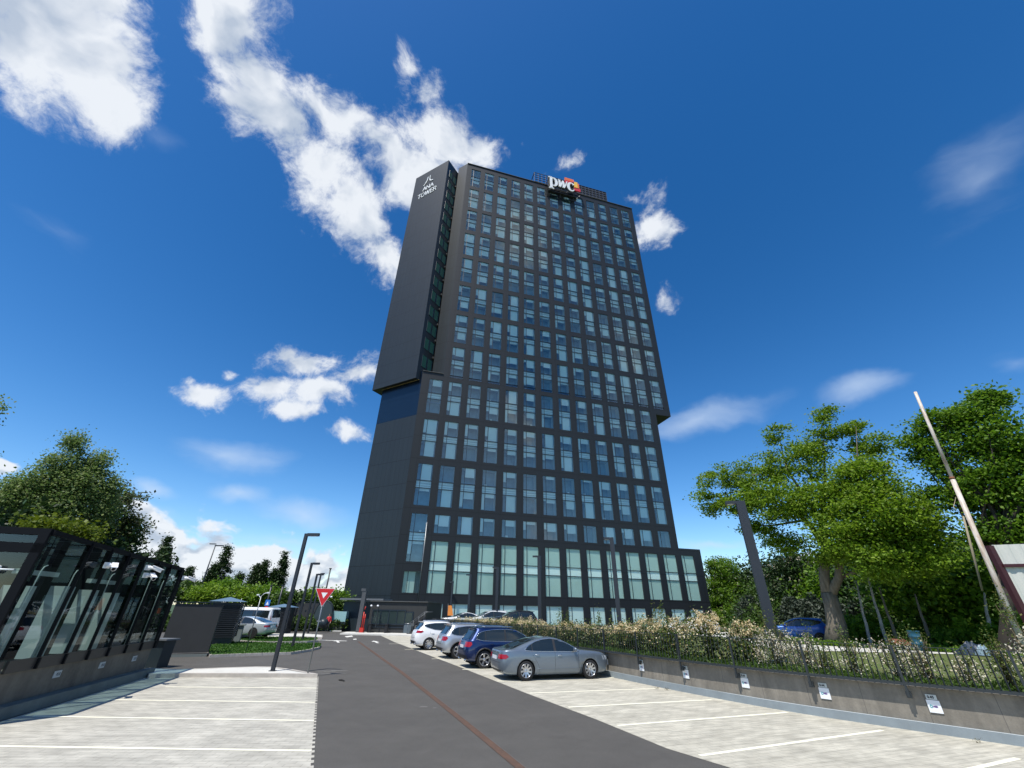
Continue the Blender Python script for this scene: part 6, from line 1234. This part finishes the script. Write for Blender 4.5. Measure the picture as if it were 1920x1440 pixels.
X3 = dict(rows=[(.28,-2.10,2.15,.84),(.36,-2.27,2.27,.91),(.50,-2.33,2.33,.94),(.65,-2.34,2.345,.945),(.80,-2.32,2.33,.945),(.92,-2.28,2.28,.94),(1.0,-2.25,2.17,.93),(1.06,-2.23,1.90,.915),(1.10,-2.21,1.50,.90),(1.13,-2.18,1.18,.885),(1.19,-2.13,1.0,.865),(1.28,-2.06,.86,.835),(1.38,-1.98,.68,.80),(1.48,-1.90,.48,.765),(1.56,-1.86,.26,.72),(1.61,-1.86,.05,.67),(1.645,-1.78,-.15,.60),(1.665,-1.55,-.4,.48)],
  r=.365, xw=(-1.43, 1.43), hw=.945, spokes=5, style=1, clad=True, dlo=[(-1.86,1.20,1.24),(-1.74,1.16,1.40),(-1.5,1.12,1.49),(-1.0,1.10,1.55),(-.3,1.09,1.57),(.2,1.08,1.53),(.6,1.08,1.36),(.85,1.08,1.20),(.97,1.09,1.10)], panes=[(-1.84,-1.42),(-1.38,-.42),(-.34,.92)], rear_glass=(1.17,1.54), screen=(1.16,1.55), tail=(.86,1.06,.42,.22), head=(.84,.96), plate=.86, emblem=1.08, bump=.52,
  shuts=[[(-.38,z) for z in np.linspace(.44,1.08,8)], [(-1.32,1.1),(-1.28,.95),(-1.1,.78),(-.98,.6),(-.95,.45)], [(.95,z) for z in np.linspace(.44,1.06,8)]], hatch=(.70,1.13), handles=[(-1.12,.98),(-.12,.96)], mirror=(.80,1.10), rails=(-1.5,.1), rails_y=.66, rails_z=lambda x: 1.69-.03*(x+.7)**2, spoiler=(-1.84,1.62,1.18), pipes=True, hmat=None, n=7.0)
KUG = dict(X3, rows=[(.26,-2.05,2.10,.82),(.34,-2.20,2.22,.89),(.48,-2.26,2.27,.915),(.65,-2.27,2.28,.92),(.80,-2.25,2.24,.92),(.92,-2.21,2.12,.915),(1.0,-2.18,1.85,.90),(1.06,-2.15,1.50,.885),(1.11,-2.12,1.2,.87),(1.17,-2.06,1.0,.85),(1.26,-1.98,.84,.82),(1.36,-1.89,.66,.785),(1.46,-1.80,.46,.75),(1.55,-1.76,.24,.70),(1.61,-1.76,.0,.64),(1.645,-1.66,-.2,.56),(1.66,-1.4,-.4,.44)],
  spokes=10, style=0, clad=False, r=.345, xw=(-1.32,1.37), hw=.92, dlo=[(-1.72,1.40,1.42),(-1.5,1.30,1.48),(-1.0,1.18,1.54),(-.3,1.12,1.56),(.2,1.10,1.52),(.6,1.09,1.36),(.85,1.09,1.2),(.95,1.10,1.12)], panes=[(-1.70,-1.30),(-1.26,-.36),(-.28,.90)], tail=(.98,1.12,.60,.42), rails_y=.62, spoiler=(-1.72,1.62,1.12))
def place(car, rw, rf): pass
def carpos(rear_px, heading, P, z=0, side=-1, s=1.0):
    """put the near rear wheel's contact point on a ground point seen in the view"""
    g = gp(*rear_px, z); hd = Vector((cos(heading), sin(heading), 0)); lf = Vector((-hd.y, hd.x, 0)); return (g - hd*P['xw'][0]*s + lf*(P['hw']-.02)*s*(1 if side < 0 else -1))[:], heading
HD = radians(18.8)
GREY = paint('paint_grey_blue', (.165, .205, .25)); loc, h = carpos((987, 1277.5), HD, SED); X3['hmat'] = KUG['hmat'] = None
X3b = dict(X3, paint=paint('paint_deep_blue', (.005, .022, .10), .55), hmat=paint('paint_deep_blue', (0, 0, 0)), rim=ALLOY); X3s = dict(X3, paint=paint('paint_silver', (.50, .53, .57), .6), hmat=paint('paint_silver', (0, 0, 0)), rim=ALLOY); KUGw = dict(KUG, paint=paint('paint_white', (.80, .80, .80), 0, .3), hmat=paint('paint_white', (0, 0, 0)))
make_car('liftback_car', 'grey-blue liftback car parked nearest, rear to the road, beside the retaining wall', 'car', loc, h, dict(SED, paint=GREY, pipes=False), group='cars parked in the right bays')
loc, h = carpos((908, 1254.5), HD+radians(3), X3); make_car('off_roader', 'dark blue off-roader parked between the grey liftback and the silver off-roader', 'car', loc, h, X3b, group='cars parked in the right bays')
loc, h = carpos((858, 1236), HD+radians(4), X3); make_car('off_roader', 'silver off-roader parked between the dark blue and the white one', 'car', loc, h, X3s, group='cars parked in the right bays')
loc, h = carpos((803, 1219.5), HD+radians(5), KUG); make_car('off_roader', 'white off-roader parked at the far end of the right bays near the steps', 'car', loc, h, KUGw, group='cars parked in the right bays')
# cars on the terrace and beyond
def far(name, lab, x, y, D_, z, h, P, s=1.0): p = at(x, y, D_); make_car(name, lab, 'car', (p.x, p.y, z), h, P, s, cheap=True)
WH = KUGw['paint']; far('parked_car', 'white car on the terrace seen nose-on behind the orange banner', 868, 1165, 51, zt(50), radians(200), dict(SED, paint=WH)); far('parked_car', 'second white estate car on the terrace below the podium windows', 915, 1163, 47, zt(46), radians(200), dict(KUG, paint=paint('paint_offwhite', (.62, .63, .62), 0)))
far('parked_car', 'black off-roader on the terrace above the rose bushes', 962, 1160, 45, zt(43), radians(195), dict(X3, paint=paint('paint_black', (.01, .011, .014), .3), trim=BLKP)); far('parked_car', 'white car half hidden by rose bushes at the right corner of the podium', 1300, 1172, 50, zt(48), radians(190), dict(SED, paint=WH))
far('parked_car', 'bright blue estate car at the edge of the wood left of the forked trunk', 1496, 1190, 40, zt(34), radians(155), dict(KUG, paint=paint('paint_mid_blue', (.012, .07, .30), .4), trim=BLKP), .92)
p = gp(462, 1192, 0); p = at(458, 1180, 43); make_car('parked_car', 'silver coupe on the ramp in front of the white van', 'car', (p.x, p.y, .25), radians(176), dict(SED, paint=paint('paint_pale_silver', (.55, .60, .62), .4)), .95, cheap=True)
VAN = dict(KUG, rows=[(.30,-2.3,2.3,.85),(.42,-2.42,2.42,.93),(.7,-2.45,2.45,.95),(.95,-2.44,2.35,.95),(1.1,-2.43,2.1,.945),(1.2,-2.42,1.85,.94),(1.4,-2.40,1.65,.92),(1.6,-2.37,1.42,.89),(1.8,-2.33,1.2,.85),(1.92,-2.28,1.0,.8),(1.97,-2.1,.8,.68)], paint=WH, r=.33, xw=(-1.5,1.55), hw=.95, dlo=[(-2.2,1.2,1.72),(-1.0,1.2,1.74),(.5,1.18,1.74),(1.1,1.15,1.62),(1.6,1.12,1.2)], panes=[(-2.15,-.85),(-.78,.45),(.55,1.5)], rear_glass=(1.2,1.8), screen=(1.2,1.78), tail=(.9,1.4,.8,.1), rails=None, trim=BLKP, spoiler=None, mirror=(1.35,1.2), plate=.8, emblem=1.1, n=7.5)
p = at(462, 1175, 48); make_car('white_van', 'white passenger van with dark windows behind the ramp wall', 'van', (p.x, p.y, .25), radians(178), VAN, 1.02, cheap=True)
# trailer, dark car behind it, person and motorbike
p = gp(622, 1183); o = thing('parked_trailer', p, 'pale teal covered trailer standing beside the dark gate house', 'trailer', rz=radians(4)); TE = mat('trailer_teal', (.30, .50, .50), .4)
mb = MB(); V = [(-1.5, -.8, .95), (1.5, -.8, .95), (1.5, .8, .95), (-1.5, .8, .95), (-1.1, -.8, 1.95), (1.5, -.8, 1.95), (1.5, .8, 1.95), (-1.1, .8, 1.95)]; mb.mesh(V, [(0, 1, 5, 4), (1, 2, 6, 5), (2, 3, 7, 6), (3, 0, 4, 7), (4, 5, 6, 7), (3, 2, 1, 0)]); mb.build('cover', TE, o); mb = MB(); mb.box((0, 0, .8), (3.1, 1.65, .25)); mb.bar((-1.5, 0, .6), (-2.4, 0, .5), .1); mb.build('frame', DK2, o)
mb = MB(); mb.box((.4, -.1, .45), (1.6, 1.2, .6)); mb.build('skirt', mat('skirt_grey', (.12, .13, .12), .7), o)
for sy in (-1, 1): mb = MB(); mb.lathe([(.0, -.09), (.30, -.09), (.33, -.05), (.33, .05), (.30, .09), (0, .09)], 20, axis='Y', c=(-.7, sy*.85, .33)); mb.build('wheel', TYRE, o)
far('parked_car', 'dark car whose roof shows above the teal trailer', 628, 1180, 60, .35, radians(10), dict(KUG, paint=paint('paint_dark_teal', (.03, .06, .07), .4), trim=BLKP))
def person(lab, loc, rz, top, trousers):
    o = thing('person', loc, lab, 'person', rz=rz)
    J = {'pel': (0, 0, .92, .13), 'wa': (0, 0, 1.08, .12), 'ch': (0, -.02, 1.32, .15), 'nk': (0, -.03, 1.47, .055), 'hd0': (0, -.05, 1.56, .075), 'hd1': (0, -.04, 1.66, .09), 'hd2': (0, -.03, 1.73, .05),
         'sl': (.17, -.02, 1.40, .065), 'el': (.24, -.02, 1.13, .045), 'wl': (.22, -.14, .93, .032), 'hl': (.21, -.18, .86, .035), 'sr': (-.17, -.02, 1.40, .065), 'er': (-.25, .02, 1.14, .045), 'wr': (-.20, -.16, .98, .032), 'hr': (-.17, -.22, .94, .035),
         'jl': (.09, 0, .86, .09), 'kl': (.11, -.08, .49, .065), 'al': (.11, .02, .10, .045), 'tl': (.12, -.14, .04, .035), 'jr': (-.09, 0, .86, .09), 'kr': (-.10, .0, .48, .065), 'ar': (-.10, .12, .10, .045), 'tr': (-.10, -.04, .04, .035)}
    ks = list(J); E_ = [('pel','wa'),('wa','ch'),('ch','nk'),('nk','hd0'),('hd0','hd1'),('hd1','hd2'),('ch','sl'),('sl','el'),('el','wl'),('wl','hl'),('ch','sr'),('sr','er'),('er','wr'),('wr','hr'),('pel','jl'),('jl','kl'),('kl','al'),('al','tl'),('pel','jr'),('jr','kr'),('kr','ar'),('ar','tr')]
    # fingers as short chains from each palm
    for sd_, k0 in ((1, 'hl'), (-1, 'hr')):
        hx, hy, hz, _ = J[k0]
        for i in range(5): J[k0+str(i)] = (hx+sd_*(.03-.015*i), hy-.03-.01*(i % 3), hz-.05-.01*(2-abs(i-2)), .009); E_.append((k0, k0+str(i)))
    ks = list(J); me = bpy.data.meshes.new('body'); me.from_pydata([J[k][:3] for k in ks], [(ks.index(a), ks.index(b)) for a, b in E_], []); b = bpy.data.objects.new('body', me); C.objects.link(b); b.parent = o
    md = b.modifiers.new('s', 'SKIN'); md.use_smooth_shade = True; 
    for i, k in enumerate(ks): me.skin_vertices[0].data[i].radius = (J[k][3],)*2
    me.skin_vertices[0].data[0].use_root = True; b.modifiers.new('d', 'SUBSURF').levels = 1; b.modifiers['d'].render_levels = 1
    dg = bpy.context.evaluated_depsgraph_get(); nm = bpy.data.meshes.new_from_object(b.evaluated_get(dg)); b.modifiers.clear(); b.data = nm
    for m_ in (mat('skin', (.45, .26, .18), .6), mat('top_red', top, .8), mat('trousers_dark', trousers, .8), mat('shoe_black', (.01, .01, .01), .6)): nm.materials.append(m_)
    for p_ in nm.polygons:
        z = p_.center.z; x = abs(p_.center.x); p_.use_smooth = True; p_.material_index = 0 if z > 1.45 or (x > .15 and z < 1.0 and z > .8 and p_.center.y < -.12) else 1 if z > .97 or (x > .16 and z > .9) else 2 if z > .09 else 3
    mb = MB(); mb.grid([[(.098*cos(a)*cos(t), -.03+.11*sin(a)*cos(t)+.012, 1.665+.10*sin(t)) for a in [2*pi*i/16 for i in range(16)]] for t in np.linspace(.05, 1.5, 6)], 0, True, True); mb.build('hair', mat('hair_dark', (.03, .02, .015), .7), o)
    return o
person('person in a red top and dark trousers walking beside the teal trailer', gp(612, 1185)[:], radians(15), (.62, .03, .04), (.02, .02, .025))
lump('garden_chair', 'dark bulky shape beside the walking person', 'cover', 604, 1180, 54, (.5, .4, .45), DK2)
pm = gp(785, 1190.5); o = thing('motorbike', pm, 'black scooter parked before the steps left of the white off-roader', 'motorbike', rz=radians(20))
for x in (-.62, .62): mb = MB(); mb.lathe([(.19, -.05), (.27, -.05), (.29, 0), (.27, .05), (.19, .05)], 22, axis='Y', c=(x, 0, .29)); mb.lathe([(0, -.02), (.19, -.02)], 16, axis='Y', c=(x, 0, .29)); mb.build('wheel', TYRE, o)
mb = MB(); mb.tube([(-.62, 0, .35), (-.45, 0, .62), (0, 0, .45), (.35, 0, .5), (.5, 0, .9)], [.09, .15, .13, .12, .08], 10); mb.tube([(.62, 0, .29), (.5, 0, .9), (.46, 0, 1.0)], .03, 8); mb.build('body', mat('scooter_black', (.012, .012, .014), .3), o)
mb = MB(); mb.tube([(-.62, 0, .74), (-.3, 0, .78), (.02, 0, .70)], [.08, .12, .09], 10); mb.build('seat', BLKP, o); mb = MB(); mb.tube([(.42, -.3, 1.03), (.47, 0, 1.0), (.42, .3, 1.03)], .018, 6); mb.build('handlebar', CHR, o); mb = MB(); mb.box((-.78, 0, .9), (.3, .36, .26)); mb.build('top_box', mat('box_grey', (.12, .13, .13), .5), o)
# refresh the scene, then drop the temporary world-origin properties
bpy.context.view_layer.update()
for o in bpy.data.objects:
    if '_world' in o: del o['_world']
print('objects', len(bpy.data.objects), 'polys', sum(len(o.data.polygons) for o in bpy.data.objects if o.type == 'MESH'))
